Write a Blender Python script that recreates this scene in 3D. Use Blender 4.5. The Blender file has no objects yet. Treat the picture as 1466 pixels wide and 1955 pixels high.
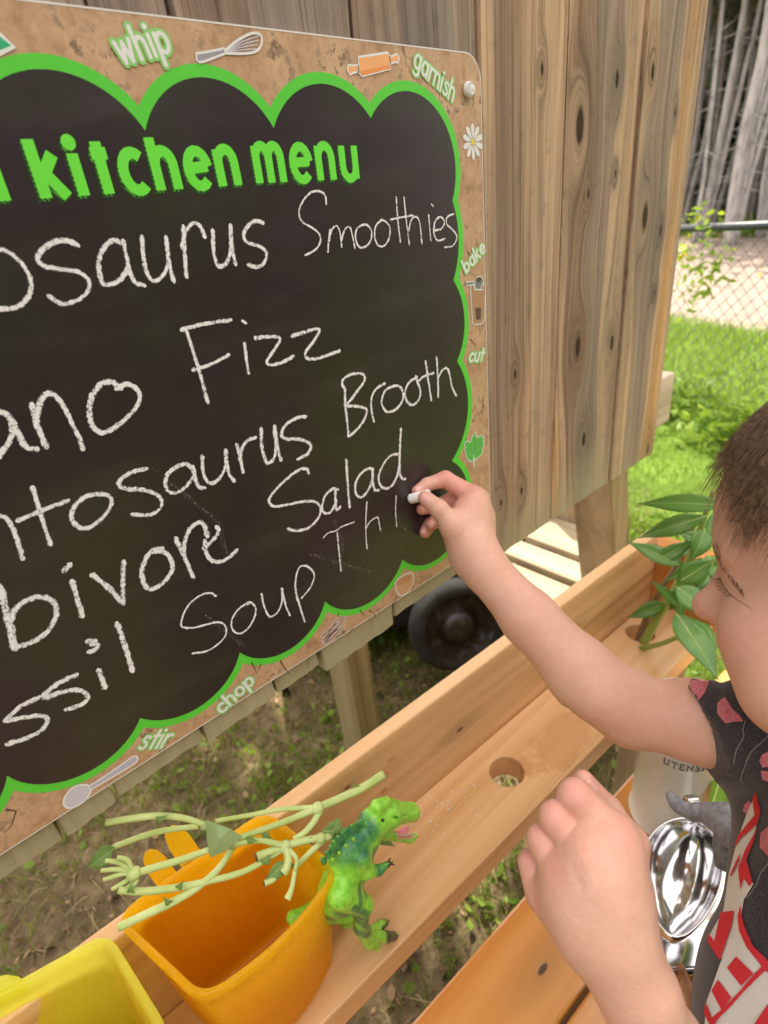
import bpy, bmesh, math, random
import numpy as np
from mathutils import Vector, Matrix
from mathutils.bvhtree import BVHTree
from mathutils.geometry import delaunay_2d_cdt, tessellate_polygon
random.seed(7); RNG = np.random.default_rng(7)
SC = bpy.context.scene; COL = SC.collection
R_ = math.radians
# ------------------------------------------------------------------ camera
F = 1072.0                       # focal length in pixels of the 1466 x 1955 photograph
hx = np.array([1419., -727., F]); dn = np.array([252., 2072., F])
ax = hx / np.linalg.norm(hx); dd = dn / np.linalg.norm(dn)
dd = dd - dd.dot(ax) * ax; dd /= np.linalg.norm(dd)
az = -dd; ay = np.cross(az, ax)
RM = np.array([ax, ay, az])      # camera (right, down, forward) -> world
CAM = np.array([0., 0., 1.30])
cam_d = bpy.data.cameras.new('camera'); cam = bpy.data.objects.new('camera', cam_d); COL.objects.link(cam)
r_, d_, f_ = RM[:, 0], RM[:, 1], RM[:, 2]
m = Matrix(((r_[0], -d_[0], -f_[0], CAM[0]), (r_[1], -d_[1], -f_[1], CAM[1]), (r_[2], -d_[2], -f_[2], CAM[2]), (0, 0, 0, 1)))
cam.matrix_world = m
cam_d.sensor_fit = 'VERTICAL'; cam_d.sensor_height = 36.0; cam_d.sensor_width = 27.0
cam_d.lens = 36.0 * F / 1955.0
cam_d.clip_start = 0.01; cam_d.clip_end = 300
cam_d.dof.use_dof = True; cam_d.dof.focus_distance = 0.43; cam_d.dof.aperture_fstop = 7.0
SC.camera = cam
# ------------------------------------------------------------------ world, sun, exposure
SUN_DIR = Vector((0.26, 0.42, 0.87)).normalized()     # towards the sun
elev = math.asin(SUN_DIR.z); azim = math.atan2(SUN_DIR.x, SUN_DIR.y)
world = bpy.data.worlds.new('World'); SC.world = world; world.use_nodes = True
wn = world.node_tree; wn.nodes.clear()
sky = wn.nodes.new('ShaderNodeTexSky'); sky.sky_type = 'NISHITA'; sky.sun_disc = False
sky.sun_elevation = elev; sky.sun_rotation = azim; sky.dust_density = 4.0; sky.air_density = 1.0; sky.ozone_density = 0.6
hs = wn.nodes.new('ShaderNodeMixRGB'); hs.inputs[0].default_value = 0.72; hs.inputs[2].default_value = (9.8, 8.8, 7.95, 1)   # thin bright haze over the blue
bg = wn.nodes.new('ShaderNodeBackground'); bg.inputs[1].default_value = 0.13
wo = wn.nodes.new('ShaderNodeOutputWorld')
wn.links.new(sky.outputs[0], hs.inputs[1]); wn.links.new(hs.outputs[0], bg.inputs[0]); wn.links.new(bg.outputs[0], wo.inputs[0])
sd = bpy.data.lights.new('sun', 'SUN'); sd.energy = 3.4; sd.angle = R_(0.6); sd.color = (1.0, 0.93, 0.80)
so = bpy.data.objects.new('sun', sd); COL.objects.link(so); so.rotation_euler = SUN_DIR.to_track_quat('Z', 'Y').to_euler()
SC.view_settings.view_transform = 'Standard'; SC.view_settings.look = 'None'
SC.view_settings.exposure = 1.32; SC.view_settings.gamma = 1.0
SC.cycles.max_bounces = 8; SC.cycles.transparent_max_bounces = 24
# ------------------------------------------------------------------ positions
def ray(px, py): return RM @ np.array([(px - 733) / F, (py - 977.5) / F, 1.0])
def at(px, py, z): return CAM + ray(px, py) * z                       # a point at camera depth z
def onY(px, py, y): r = ray(px, py); return CAM + r * (y / r[1])      # a point on the upright plane Y = y
def onZ(px, py, z): r = ray(px, py); return CAM + r * ((z - CAM[2]) / r[2])
def cw(x, y, z): return CAM + RM @ np.array([x, y, z])                # camera coordinates -> world
def cv(x, y, z): return RM @ np.array([x, y, z])
# ------------------------------------------------------------------ objects
def link(o): COL.objects.link(o); return o
def tag(o, label=None, cat=None, group=None, kind=None):
    if label: o['label'] = label
    if cat: o['category'] = cat
    if group: o['group'] = group
    if kind: o['kind'] = kind
    return o
def thing(name, label, cat, loc=(0, 0, 0), group=None):
    o = bpy.data.objects.new(name, None); o.empty_display_size = 0.02; o.location = [float(v) for v in loc]
    link(o); return tag(o, label, cat, group)
def shade(me, on=True):
    me.polygons.foreach_set('use_smooth', [on] * len(me.polygons))
def mesh(name, vs, fs, mats, parent=None, smooth=False, mi=None, uvs=None, attrs=None):
    vs = np.asarray(vs, dtype=float).reshape(-1, 3)
    if parent is not None: vs = vs - rootloc(parent)
    me = bpy.data.meshes.new(name); me.from_pydata(vs.tolist(), [], [list(map(int, f)) for f in fs])
    if not isinstance(mats, (list, tuple)): mats = [mats]
    for q in mats: me.materials.append(q)
    if mi is not None: me.polygons.foreach_set('material_index', mi)
    if uvs is not None:
        l = me.uv_layers.new(name='UVMap'); li = np.empty(len(me.loops), dtype=np.int32); me.loops.foreach_get('vertex_index', li)
        l.data.foreach_set('uv', np.asarray(uvs, dtype=np.float32)[li].ravel())
    if attrs:
        for k, a in attrs.items():
            at_ = me.attributes.new(k, 'FLOAT', 'POINT'); at_.data.foreach_set('value', np.asarray(a, dtype=np.float32))
    if smooth: shade(me)
    me.update()
    o = bpy.data.objects.new(name, me); link(o)
    if parent is not None: o.parent = parent
    return o
def sub(o, parent):        # make o a child of parent (a mesh part or an Empty), keeping its place
    w = o.matrix_world.copy(); o.parent = parent
    if parent.parent is not None or parent.type == 'MESH':
        o.location = (0, 0, 0)
    return o
def bm_obj(name, bm, mats, parent=None, smooth=False):
    bmesh.ops.recalc_face_normals(bm, faces=bm.faces)
    me = bpy.data.meshes.new(name)
    if parent is not None:
        root = parent
        while root.parent is not None: root = root.parent
        bmesh.ops.translate(bm, vec=-Vector(root.location), verts=bm.verts)
    bm.to_mesh(me); bm.free()
    if not isinstance(mats, (list, tuple)): mats = [mats]
    for q in mats: me.materials.append(q)
    if smooth: shade(me)
    o = bpy.data.objects.new(name, me); link(o)
    if parent is not None: o.parent = parent
    return o
def rootloc(p):
    while p.parent is not None: p = p.parent
    return np.array(p.location)
def hexa(bm, c, bevel=0.0, seg=2):        # c: 8 corners, bottom ring then top ring
    vs = [bm.verts.new(Vector(q)) for q in c]
    fs = [(0, 3, 2, 1), (4, 5, 6, 7), (0, 1, 5, 4), (1, 2, 6, 5), (2, 3, 7, 6), (3, 0, 4, 7)]
    ff = [bm.faces.new([vs[i] for i in f]) for f in fs]
    if bevel:
        es = list({e for f in ff for e in f.edges})
        bmesh.ops.bevel(bm, geom=es, offset=bevel, segments=seg, profile=0.5, affect='EDGES')
def box8(o, u, v, w):
    o, u, v, w = map(lambda q: np.array(q, float), (o, u, v, w))
    return [o, o + u, o + u + v, o + v, o + w, o + u + w, o + u + v + w, o + v + w]
def beam(name, c, mat, parent, bevel=0.0015):
    bm = bmesh.new(); hexa(bm, c, bevel); return bm_obj(name, bm, mat, parent)
def smoothpts(p, n=6, closed=False):
    p = np.asarray(p, float); N = len(p)
    if N < 3: return np.array([p[0] + (p[-1] - p[0]) * t for t in np.linspace(0, 1, n + 1)])
    out = []
    idx = range(N if closed else N - 1)
    for i in idx:
        if closed: a, b, c, d = p[(i - 1) % N], p[i], p[(i + 1) % N], p[(i + 2) % N]
        else: a, b, c, d = p[max(i - 1, 0)], p[i], p[i + 1], p[min(i + 2, N - 1)]
        for k in range(n):
            t = k / n
            out.append(0.5 * ((2 * b) + (-a + c) * t + (2 * a - 5 * b + 4 * c - d) * t * t + (-a + 3 * b - 3 * c + d) * t ** 3))
    if not closed: out.append(p[-1])
    return np.array(out)
def tube(pts, rad, seg=8, cap=True, flat=1.0):
    pts = np.asarray(pts, float); n = len(pts)
    rad = np.full(n, rad) if np.isscalar(rad) else np.interp(np.linspace(0, 1, n), np.linspace(0, 1, len(rad)), rad)
    tn = np.gradient(pts, axis=0); tn /= np.linalg.norm(tn, axis=1)[:, None] + 1e-12
    up = np.array([0, 0, 1.]) if abs(tn[0][2]) < 0.9 else np.array([1., 0, 0])
    vs = []; fs = []
    for i in range(n):
        s = np.cross(tn[i], up); s /= np.linalg.norm(s) + 1e-12; u = np.cross(s, tn[i]); up = u
        for k in range(seg):
            a = 2 * math.pi * k / seg
            vs.append(pts[i] + rad[i] * (s * math.cos(a) + u * math.sin(a) * flat))
    for i in range(n - 1):
        for k in range(seg):
            a = i * seg + k; b = i * seg + (k + 1) % seg
            fs.append((a, b, b + seg, a + seg))
    if cap:
        fs.append(tuple(range(seg))[::-1]); fs.append(tuple((n - 1) * seg + k for k in range(seg)))
    return vs, fs
class Acc:
    def __init__(s): s.v = []; s.f = []; s.m = []
    def add(s, vs, fs, m=0):
        o = len(s.v); s.v.extend([list(map(float, q)) for q in vs]); s.f.extend([tuple(int(i) + o for i in f) for f in fs]); s.m.extend([m] * len(fs))
    def build(s, name, mats, parent=None, smooth=False):
        if parent is not None:
            L = rootloc(parent); v = np.array(s.v) - L
            o = mesh(name, v, s.f, mats, None, smooth, s.m); o.parent = parent; return o
        return mesh(name, s.v, s.f, mats, None, smooth, s.m)
def lathe(c, prof, seg=48, up=(0, 0, 1)):
    up = Vector(up).normalized(); q = Vector((0, 0, 1)).rotation_difference(up).to_matrix(); c = Vector(c)
    vs = []; fs = []
    for r, z in prof:
        for k in range(seg):
            a = 2 * math.pi * k / seg; vs.append(c + q @ Vector((r * math.cos(a), r * math.sin(a), z)))
    for i in range(len(prof) - 1):
        for k in range(seg):
            a = i * seg + k; b = i * seg + (k + 1) % seg; fs.append((a, b, b + seg, a + seg))
    return vs, fs
# ------------------------------------------------------------------ signed-distance modelling of rounded bodies
def capsule(a, b, ra, rb, k=0.006, op=1): return ('c', np.array(a, float), np.array(b, float), ra, rb, k, op)
def ellip(c, r, rot=None, k=0.006, op=1): return ('e', np.array(c, float), np.array(r, float), np.eye(3) if rot is None else np.array(rot), 0, k, op)
def prim_d(p, P):
    if p[0] == 'c':
        a, b = p[1], p[2]; ab = b - a; t = np.clip(((P - a) @ ab) / (ab @ ab + 1e-12), 0, 1)
        return np.linalg.norm(P - a - t[:, None] * ab, axis=1) - (p[3] + (p[4] - p[3]) * t)
    q = (P - p[1]) @ p[3].T
    k0 = np.linalg.norm(q / p[2], axis=1); k1 = np.linalg.norm(q / p[2] ** 2, axis=1) + 1e-9
    return k0 * (k0 - 1) / k1
def sdf(P, prims):
    d = np.full(len(P), 1.0)
    for p in prims:
        x = prim_d(p, P); k = max(p[5], 1e-5)
        if p[6] == 1:
            h = np.maximum(k - np.abs(d - x), 0) / k; d = np.minimum(d, x) - h * h * k * 0.25
        else:
            h = np.maximum(k - np.abs(d + x), 0) / k; d = np.maximum(d, -x) + h * h * k * 0.25
    return d
def prim_box(p):
    if p[0] == 'c':
        r = max(p[3], p[4]); return np.minimum(p[1], p[2]) - r, np.maximum(p[1], p[2]) + r
    r = p[2].max(); return p[1] - r, p[1] + r
def sdf_mesh(prims, h, extra=None, clip=None):
    bb = [prim_box(p) for p in prims if p[6] == 1]
    lo = np.min([b[0] for b in bb], axis=0) - 3 * h; hi = np.max([b[1] for b in bb], axis=0) + 3 * h
    B = 10
    nb = np.ceil((hi - lo) / (h * B)).astype(int); N = nb * B + 1
    V = np.full(N, 1.0, dtype=np.float32)
    gi = np.stack(np.meshgrid(*[np.arange(n) for n in nb], indexing='ij'), -1).reshape(-1, 3)
    cen = lo + (gi + 0.5) * B * h; R = B * h * 0.87
    D = np.stack([prim_d(p, cen) for p in prims], 1)
    uni = np.array([p[6] == 1 for p in prims]); kk = np.array([p[5] for p in prims])
    dc = sdf(cen, prims) - (0.004 if extra is not None else 0)
    dmin = D[:, uni].min(axis=1)
    act = np.abs(dc) < R * 1.25 + 0.004
    off = np.stack(np.meshgrid(*[np.arange(B + 1)] * 3, indexing='ij'), -1).reshape(-1, 3)
    for i in np.nonzero(dc < 0)[0]:
        if not act[i]:
            g = gi[i] * B; V[g[0]:g[0] + B + 1, g[1]:g[1] + B + 1, g[2]:g[2] + B + 1] = -1
    for i in np.nonzero(act)[0]:
        sel = [p for j, p in enumerate(prims) if (D[i, j] < (dmin[i] if uni[j] else 0) + 2 * R + kk[j] + 0.004)]
        P = lo + (gi[i] * B + off) * h
        d = sdf(P, sel)
        if extra is not None: d = extra(P, d)
        g = gi[i] * B
        V[g[0]:g[0] + B + 1, g[1]:g[1] + B + 1, g[2]:g[2] + B + 1] = d.reshape(B + 1, B + 1, B + 1)
    return nets(V, lo, h)
def nets(V, lo, h):
    S = V < 0
    c = np.zeros(tuple(n - 1 for n in V.shape), dtype=np.int8)
    for a in (0, 1):
        for b in (0, 1):
            for e in (0, 1):
                c += S[a:V.shape[0] - 1 + a, b:V.shape[1] - 1 + b, e:V.shape[2] - 1 + e]
    idx = np.argwhere((c > 0) & (c < 8))
    M = np.full(c.shape, -1, dtype=np.int32); M[tuple(idx.T)] = np.arange(len(idx))
    acc = np.zeros((len(idx), 3)); cnt = np.zeros(len(idx))
    cs = [(a, b, e) for a in (0, 1) for b in (0, 1) for e in (0, 1)]
    for i in range(8):
        for j in range(i + 1, 8):
            if sum(abs(cs[i][q] - cs[j][q]) for q in range(3)) != 1: continue
            vi = V[tuple((idx + cs[i]).T)]; vj = V[tuple((idx + cs[j]).T)]
            s = (vi < 0) != (vj < 0); t = np.where(s, vi / (vi - vj + 1e-20), 0)
            p = np.array(cs[i]) + t[:, None] * (np.array(cs[j]) - np.array(cs[i]))
            acc += p * s[:, None]; cnt += s
    vs = lo + (idx + acc / cnt[:, None]) * h
    fs = []
    for ax_ in range(3):
        s1 = [slice(None)] * 3; s2 = [slice(None)] * 3; s1[ax_] = slice(0, -1); s2[ax_] = slice(1, None)
        e = np.argwhere(S[tuple(s1)] != S[tuple(s2)])
        u, v = [q for q in range(3) if q != ax_]
        ok = (e[:, u] > 0) & (e[:, v] > 0) & (e[:, u] < V.shape[u] - 1) & (e[:, v] < V.shape[v] - 1); e = e[ok]
        q = []
        for du, dv in ((0, 0), (1, 0), (1, 1), (0, 1)):
            w = e.copy(); w[:, u] -= du; w[:, v] -= dv; q.append(M[tuple(w.T)])
        q = np.stack(q, 1); fl = S[tuple(e.T)]
        if ax_ == 1: fl = ~fl
        q[fl] = q[fl][:, ::-1]
        fs.append(q)
    fs = np.concatenate(fs); fs = fs[(fs >= 0).all(axis=1)]
    fs = fs[:, ::-1]
    return vs, fs
def ntri(name, vs, fs, mats, parent=None, smooth=True, attrs=None):   # quick mesh for large arrays
    vs = np.asarray(vs, dtype=np.float32)
    if parent is not None: vs = vs - rootloc(parent).astype(np.float32)
    me = bpy.data.meshes.new(name); n = fs.shape[1]
    me.vertices.add(len(vs)); me.vertices.foreach_set('co', vs.ravel())
    me.loops.add(fs.size); me.loops.foreach_set('vertex_index', fs.astype(np.int32).ravel())
    me.polygons.add(len(fs)); me.polygons.foreach_set('loop_start', np.arange(0, fs.size, n, dtype=np.int32))
    me.polygons.foreach_set('loop_total', np.full(len(fs), n, dtype=np.int32))
    if smooth: me.polygons.foreach_set('use_smooth', np.ones(len(fs), dtype=bool))
    if attrs:
        for k, a in attrs.items():
            at_ = me.attributes.new(k, 'FLOAT', 'POINT'); at_.data.foreach_set('value', np.asarray(a, dtype=np.float32))
    me.update(calc_edges=True); me.validate()
    if not isinstance(mats, (list, tuple)): mats = [mats]
    for q in mats: me.materials.append(q)
    o = bpy.data.objects.new(name, me); link(o)
    if parent is not None: o.parent = parent
    return o
# ------------------------------------------------------------------ materials
class NT:
    def __init__(s, name, rough=0.6, spec=0.4):
        s.m = bpy.data.materials.new(name); s.m.use_nodes = True; s.t = s.m.node_tree; s.b = s.t.nodes['Principled BSDF']
        s.b.inputs['Roughness'].default_value = rough; s.b.inputs['Specular IOR Level'].default_value = spec
        s.out = s.t.nodes['Material Output']
    def n(s, typ, **kw):
        q = s.t.nodes.new('ShaderNode' + typ)
        for k, v in kw.items():
            if k.startswith('p_'): setattr(q, k[2:], v)
        return q
    def set(s, sock, v):
        if v is None: return
        if hasattr(v, 'links') or isinstance(v, bpy.types.NodeSocket): s.t.links.new(v, sock)
        else:
            if hasattr(sock.default_value, '__len__') and not hasattr(v, '__len__'): v = (v, v, v)
            if hasattr(sock.default_value, '__len__') and len(sock.default_value) == 4 and len(v) == 3: v = (*v, 1)
            sock.default_value = v
    def math(s, op, a, b=0.0, c=None, clamp=False):
        q = s.n('Math', p_operation=op, p_use_clamp=clamp); s.set(q.inputs[0], a); s.set(q.inputs[1], b)
        if c is not None: s.set(q.inputs[2], c)
        return q.outputs[0]
    def co(s, which='Object'): return s.n('TexCoord').outputs[which]
    def geo(s): return s.n('NewGeometry').outputs['Position']
    def xyz(s, v): q = s.n('SeparateXYZ'); s.set(q.inputs[0], v); return q.outputs
    def comb(s, x, y, z): q = s.n('CombineXYZ'); s.set(q.inputs[0], x); s.set(q.inputs[1], y); s.set(q.inputs[2], z); return q.outputs[0]
    def map(s, v, scale=(1, 1, 1), loc=(0, 0, 0), rot=(0, 0, 0)):
        q = s.n('Mapping'); s.set(q.inputs['Vector'], v); q.inputs['Scale'].default_value = scale; q.inputs['Location'].default_value = loc; q.inputs['Rotation'].default_value = rot
        return q.outputs[0]
    def noise(s, v, scale, detail=4, rough=0.55, dist=0.0, col=False):
        q = s.n('TexNoise'); s.set(q.inputs['Vector'], v); q.inputs['Scale'].default_value = scale; q.inputs['Detail'].default_value = detail
        q.inputs['Roughness'].default_value = rough; q.inputs['Distortion'].default_value = dist
        return q.outputs['Color' if col else 'Fac']
    def vor(s, v, scale, feat='F1', out='Distance', rnd=1.0):
        q = s.n('TexVoronoi', p_feature=feat); s.set(q.inputs['Vector'], v); q.inputs['Scale'].default_value = scale; q.inputs['Randomness'].default_value = rnd
        return q.outputs[out]
    def ramp(s, f, stops, interp='LINEAR'):
        q = s.n('ValToRGB'); s.set(q.inputs[0], f); e = q.color_ramp.elements; q.color_ramp.interpolation = interp
        while len(e) < len(stops): e.new(0.5)
        for i, (p, c) in enumerate(stops):
            e[i].position = p; e[i].color = (*c, 1) if hasattr(c, '__len__') else (c, c, c, 1)
        return q.outputs[0]
    def mix(s, f, a, b, bt='MIX'):
        q = s.n('MixRGB', p_blend_type=bt); s.set(q.inputs[0], f); s.set(q.inputs[1], a); s.set(q.inputs[2], b); return q.outputs[0]
    def col(s, v): s.set(s.b.inputs['Base Color'], v)
    def bump(s, hgt, strength=0.3, dist=0.002):
        q = s.n('Bump'); q.inputs['Strength'].default_value = strength; q.inputs['Distance'].default_value = dist; s.set(q.inputs['Height'], hgt)
        s.t.links.new(q.outputs[0], s.b.inputs['Normal']); return q
    def attr(s, name): q = s.n('Attribute'); q.attribute_name = name; return q.outputs['Fac']
def flat_mat(name, c, rough=0.6, spec=0.35, metal=0.0):
    t = NT(name, rough, spec); t.col(c); t.b.inputs['Metallic'].default_value = metal; return t.m
def sss(t, w, rad=(0.008, 0.003, 0.0015)):
    t.b.inputs['Subsurface Weight'].default_value = w; t.b.inputs['Subsurface Radius'].default_value = (1, .35, .2); t.b.inputs['Subsurface Scale'].default_value = rad[0]
def wood(name, cols, axis='Z', lines=160.0, stripe=9.0, knots=(), rough=0.62, spec=0.3, contrast=0.55, tint=None, seed=0.0, bump=0.25, dirt=0.0, coat=0.0, across='X', patch=0.0, strips=()):
    """grain running along axis; cols = light, mid, dark; knots = (across, along, radius)"""
    t = NT(name, rough, spec); X = t.xyz(t.co())
    A = {'X': X[0], 'Y': X[1], 'Z': X[2]}
    al = A[axis]; ac = A[across]; third = A[[q for q in 'XYZ' if q not in (axis, across)][0]]
    wv = t.comb(t.math('MULTIPLY', ac, 7.0), t.math('MULTIPLY', third, 7.0), t.math('MULTIPLY_ADD', al, 1.3, seed))
    warp = t.noise(wv, 1.0, 2, 0.5)
    g = t.math('MULTIPLY_ADD', warp, 0.035, ac)
    mask = None
    for (ka, kl, kr) in knots:
        dx = t.math('SUBTRACT', ac, ka); dz = t.math('MULTIPLY', t.math('SUBTRACT', al, kl), 0.42)
        d = t.math('SQRT', t.math('ADD', t.math('MULTIPLY', dx, dx), t.math('MULTIPLY', dz, dz)))
        w = t.math('POWER', 2.718, t.math('MULTIPLY', t.math('POWER', t.math('DIVIDE', d, kr * 2.6), 2.0), -1.0))
        g2 = t.math('ADD', d, ka)
        g = t.math('ADD', t.math('MULTIPLY', g, t.math('SUBTRACT', 1.0, w)), t.math('MULTIPLY', g2, w))
        core = t.ramp(t.math('DIVIDE', d, kr * 0.62), [(0.55, 1.0), (1.0, 0.0)])
        halo = t.math('MULTIPLY', w, 0.35)
        c2 = t.math('MAXIMUM', core, halo)
        mask = c2 if mask is None else t.math('MAXIMUM', mask, c2)
    gv = t.comb(t.math('MULTIPLY', g, lines), t.math('MULTIPLY', third, lines * 0.3), t.math('MULTIPLY_ADD', al, 2.2, seed))
    fine = t.noise(gv, 1.0, 3, 0.65)
    gv2 = t.comb(t.math('MULTIPLY', g, stripe * 3), t.math('MULTIPLY', third, stripe * 2), t.math('MULTIPLY_ADD', al, 0.7, seed + 4.0))
    broad = t.noise(gv2, 1.0, 3, 0.5, 0.4)
    ring = t.math('SINE', t.math('MULTIPLY', t.math('MULTIPLY_ADD', warp, 0.012, g), lines * 2.3))
    v = t.math('ADD', t.math('MULTIPLY', fine, contrast), t.math('ADD', t.math('MULTIPLY', broad, 1.0 - contrast + 0.35), t.math('MULTIPLY', ring, 0.05)))
    c = t.ramp(v, [(0.38, cols[2]), (0.58, cols[1]), (0.80, cols[0])])
    if tint is not None:      # a second longitudinal colour (fresh orange strips, green tinge)
        tv = t.comb(t.math('MULTIPLY', ac, stripe), t.math('MULTIPLY', third, stripe), t.math('MULTIPLY_ADD', al, 0.45, seed + 9.0))
        f = t.ramp(t.noise(tv, 1.6, 3, 0.6, .3), [(0.44, 0.0), (0.64, 1.0)])
        c = t.mix(t.math('MULTIPLY', f, tint[1]), c, tint[0], 'MIX')
    for (s0, sw, scol, sst) in strips:      # sapwood / weathered bands at fixed places across the board
        wob_ = t.math('MULTIPLY_ADD', t.math('SUBTRACT', warp, .5), .03, t.math('SUBTRACT', g, s0))
        f = t.ramp(t.math('DIVIDE', t.math('ABSOLUTE', wob_), sw), [(.7, sst), (1.0, 0.0)])
        c = t.mix(f, c, t.mix(t.ramp(fine, [(.35, 0.0), (.65, 1.0)]), tuple(q * .62 for q in scol), scol))
    if patch:      # weather-greyed patches and scuffs
        pvv = t.comb(t.math('MULTIPLY', ac, 16), t.math('MULTIPLY', third, 16), t.math('MULTIPLY_ADD', al, 2.6, seed + 2.0))
        c = t.mix(t.math('MULTIPLY', t.ramp(t.noise(pvv, 1.0, 4, .65, .5), [(.42, 0.0), (.62, 1.0)]), patch), c, (.21, .185, .17))
        lv = t.comb(t.math('MULTIPLY', g, 420), t.math('MULTIPLY', third, 200), t.math('MULTIPLY_ADD', al, 5.0, seed))
        c = t.mix(t.math('MULTIPLY', t.ramp(t.noise(lv, 1.0, 2, .5), [(.52, 0.0), (.66, 1.0)]), .45), c, tuple(q * .55 for q in cols[2]))
    if mask is not None: c = t.mix(t.math('MULTIPLY', mask, 0.95), c, (0.035, 0.020, 0.012))
    if dirt:
        f = t.ramp(t.noise(t.co(), 60.0, 5, 0.7), [(0.55, 0.0), (0.7, 1.0)])
        c = t.mix(t.math('MULTIPLY', f, dirt), c, tuple(q * 0.45 for q in cols[2]))
    t.col(c)
    t.bump(t.math('ADD', fine, t.math('MULTIPLY', mask, -1.2) if mask is not None else 0.0), bump, 0.0012)
    if coat: t.b.inputs['Coat Weight'].default_value = coat; t.b.inputs['Coat Roughness'].default_value = 0.12
    return t.m
# ================================================================== ground
FN = np.array([0.924, -0.382]); FD = np.array([0.382, 0.924])      # across / along the wire fence (plan)
t = NT('ground_soil', 0.95, 0.1); P = t.geo(); x = t.xyz(P)
dist = t.math('ADD', t.math('MULTIPLY', x[0], float(FN[0])), t.math('MULTIPLY', x[1], float(FN[1])))
n1 = t.noise(P, 3.0, 5, 0.65); n2 = t.noise(P, 22.0, 5, 0.75); n3 = t.noise(P, 90.0, 3, 0.7)
soil = t.ramp(t.math('ADD', t.math('MULTIPLY', n1, 0.4), t.math('MULTIPLY', n2, 0.6)), [(0.36, (0.06, 0.045, 0.027)), (0.5, (0.15, 0.11, 0.06)), (0.66, (0.27, 0.21, 0.12))])
lawn = t.ramp(t.math('ADD', t.math('MULTIPLY', n1, 0.5), t.math('MULTIPLY', n2, 0.5)), [(0.38, (0.07, 0.11, 0.02)), (0.6, (0.16, 0.26, 0.045))])
grav = t.ramp(t.math('ADD', t.math('MULTIPLY', n1, 0.55), t.math('MULTIPLY', n3, 0.45)), [(0.4, (0.26, 0.20, 0.165)), (0.62, (0.40, 0.33, 0.28))])
wob = t.math('MULTIPLY_ADD', n1, 1.2, dist)
c = t.mix(t.ramp(t.math('DIVIDE', wob, 10.0), [(0.15, 0.0), (0.17, 1.0)]), soil, lawn)
c = t.mix(t.ramp(t.math('DIVIDE', wob, 10.0), [(0.55, 0.0), (0.60, 1.0)]), c, grav)
t.col(c); t.bump(n2, 0.7, 0.02); M_GROUND = t.m
gx = np.concatenate([np.linspace(-60, -3, 12), np.arange(-2.5, 4.6, 0.06), np.linspace(5, 70, 30)])
gy = np.concatenate([np.linspace(-60, -3, 12), np.arange(-2.5, 3.6, 0.06), np.linspace(4, 70, 30)])
GX, GY = np.meshgrid(gx, gy, indexing='ij')
def gz(x, y): return 0.012 * np.sin(x * 3.1 + 1) * np.cos(y * 2.7) + 0.008 * np.sin(x * 9 + y * 7) + 0.006 * np.sin(x * 23 - y * 17)
GZ = gz(GX, GY); nx_, ny_ = GX.shape
i_, j_ = np.meshgrid(np.arange(nx_ - 1), np.arange(ny_ - 1), indexing='ij'); a_ = (i_ * ny_ + j_).ravel()
ground = ntri('ground', np.stack([GX, GY, GZ], -1).reshape(-1, 3), np.stack([a_, a_ + ny_, a_ + ny_ + 1, a_ + 1], 1), M_GROUND)
tag(ground, 'uneven soil, mown grass and a gravel drive beyond the wire fence', kind='structure')
# grass / litter
def blades(name, pts, hgt, wid, lean, mats, label, cat=None, seg=2):
    n = len(pts); V = np.zeros((n, 2 * seg + 1, 3)); r = RNG
    ang = r.uniform(0, 2 * np.pi, n); H = hgt * r.uniform(0.5, 1.25, n); W = wid * r.uniform(0.6, 1.3, n); L = lean * r.uniform(0.1, 1.0, n) * H
    la = r.uniform(0, 2 * np.pi, n)
    for k in range(seg + 1):
        f = k / seg; c = pts.copy(); c[:, 0] += np.cos(la) * L * f ** 2; c[:, 1] += np.sin(la) * L * f ** 2; c[:, 2] += H * f * (1 - 0.25 * f * (L / (H + 1e-6)))
        s = np.stack([np.cos(ang), np.sin(ang), np.zeros(n)], 1) * (W * (1 - f) / 2)[:, None]
        if k < seg: V[:, 2 * k] = c - s; V[:, 2 * k + 1] = c + s
        else: V[:, 2 * k] = c
    b = np.arange(n)[:, None] * (2 * seg + 1); fs = []
    for k in range(seg - 1): fs += [b + np.array([[2 * k, 2 * k + 1, 2 * k + 3]]), b + np.array([[2 * k, 2 * k + 3, 2 * k + 2]])]
    k = seg - 1; fs.append(b + np.array([[2 * k, 2 * k + 1, 2 * k + 2]]))
    fs = np.concatenate(fs); sh = np.repeat(r.uniform(0, 1, n), 2 * seg + 1)
    o = ntri(name, V.reshape(-1, 3), fs, mats, None, False, {'shade': sh})
    return tag(o, label, kind='stuff')
def leafmat(name, a, b, trans=0.35, rough=0.5):
    t = NT(name, rough, 0.3); c = t.mix(t.attr('shade'), a, b); t.col(c)
    tr = t.n('BsdfTranslucent'); t.set(tr.inputs[0], t.mix(0.5, c, (0.35, 0.5, 0.04, 1)))
    mx = t.n('MixShader'); mx.inputs[0].default_value = trans
    t.t.links.new(t.b.outputs[0], mx.inputs[1]); t.t.links.new(tr.outputs[0], mx.inputs[2]); t.t.links.new(mx.outputs[0], t.out.inputs[0])
    return t.m
M_GRASS = leafmat('grass_blade', (0.08, 0.13, 0.018), (0.30, 0.36, 0.07), .45)
M_DRY = leafmat('dry_straw', (0.20, 0.14, 0.07), (0.42, 0.33, 0.17), 0.15)
M_LAWN = leafmat('lawn_blade', (0.11, 0.22, 0.025), (0.28, 0.42, 0.07), 0.45)
M_WEED = leafmat('weed_leaf', (0.09, 0.19, 0.02), (0.30, 0.42, 0.07), 0.45)
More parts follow.
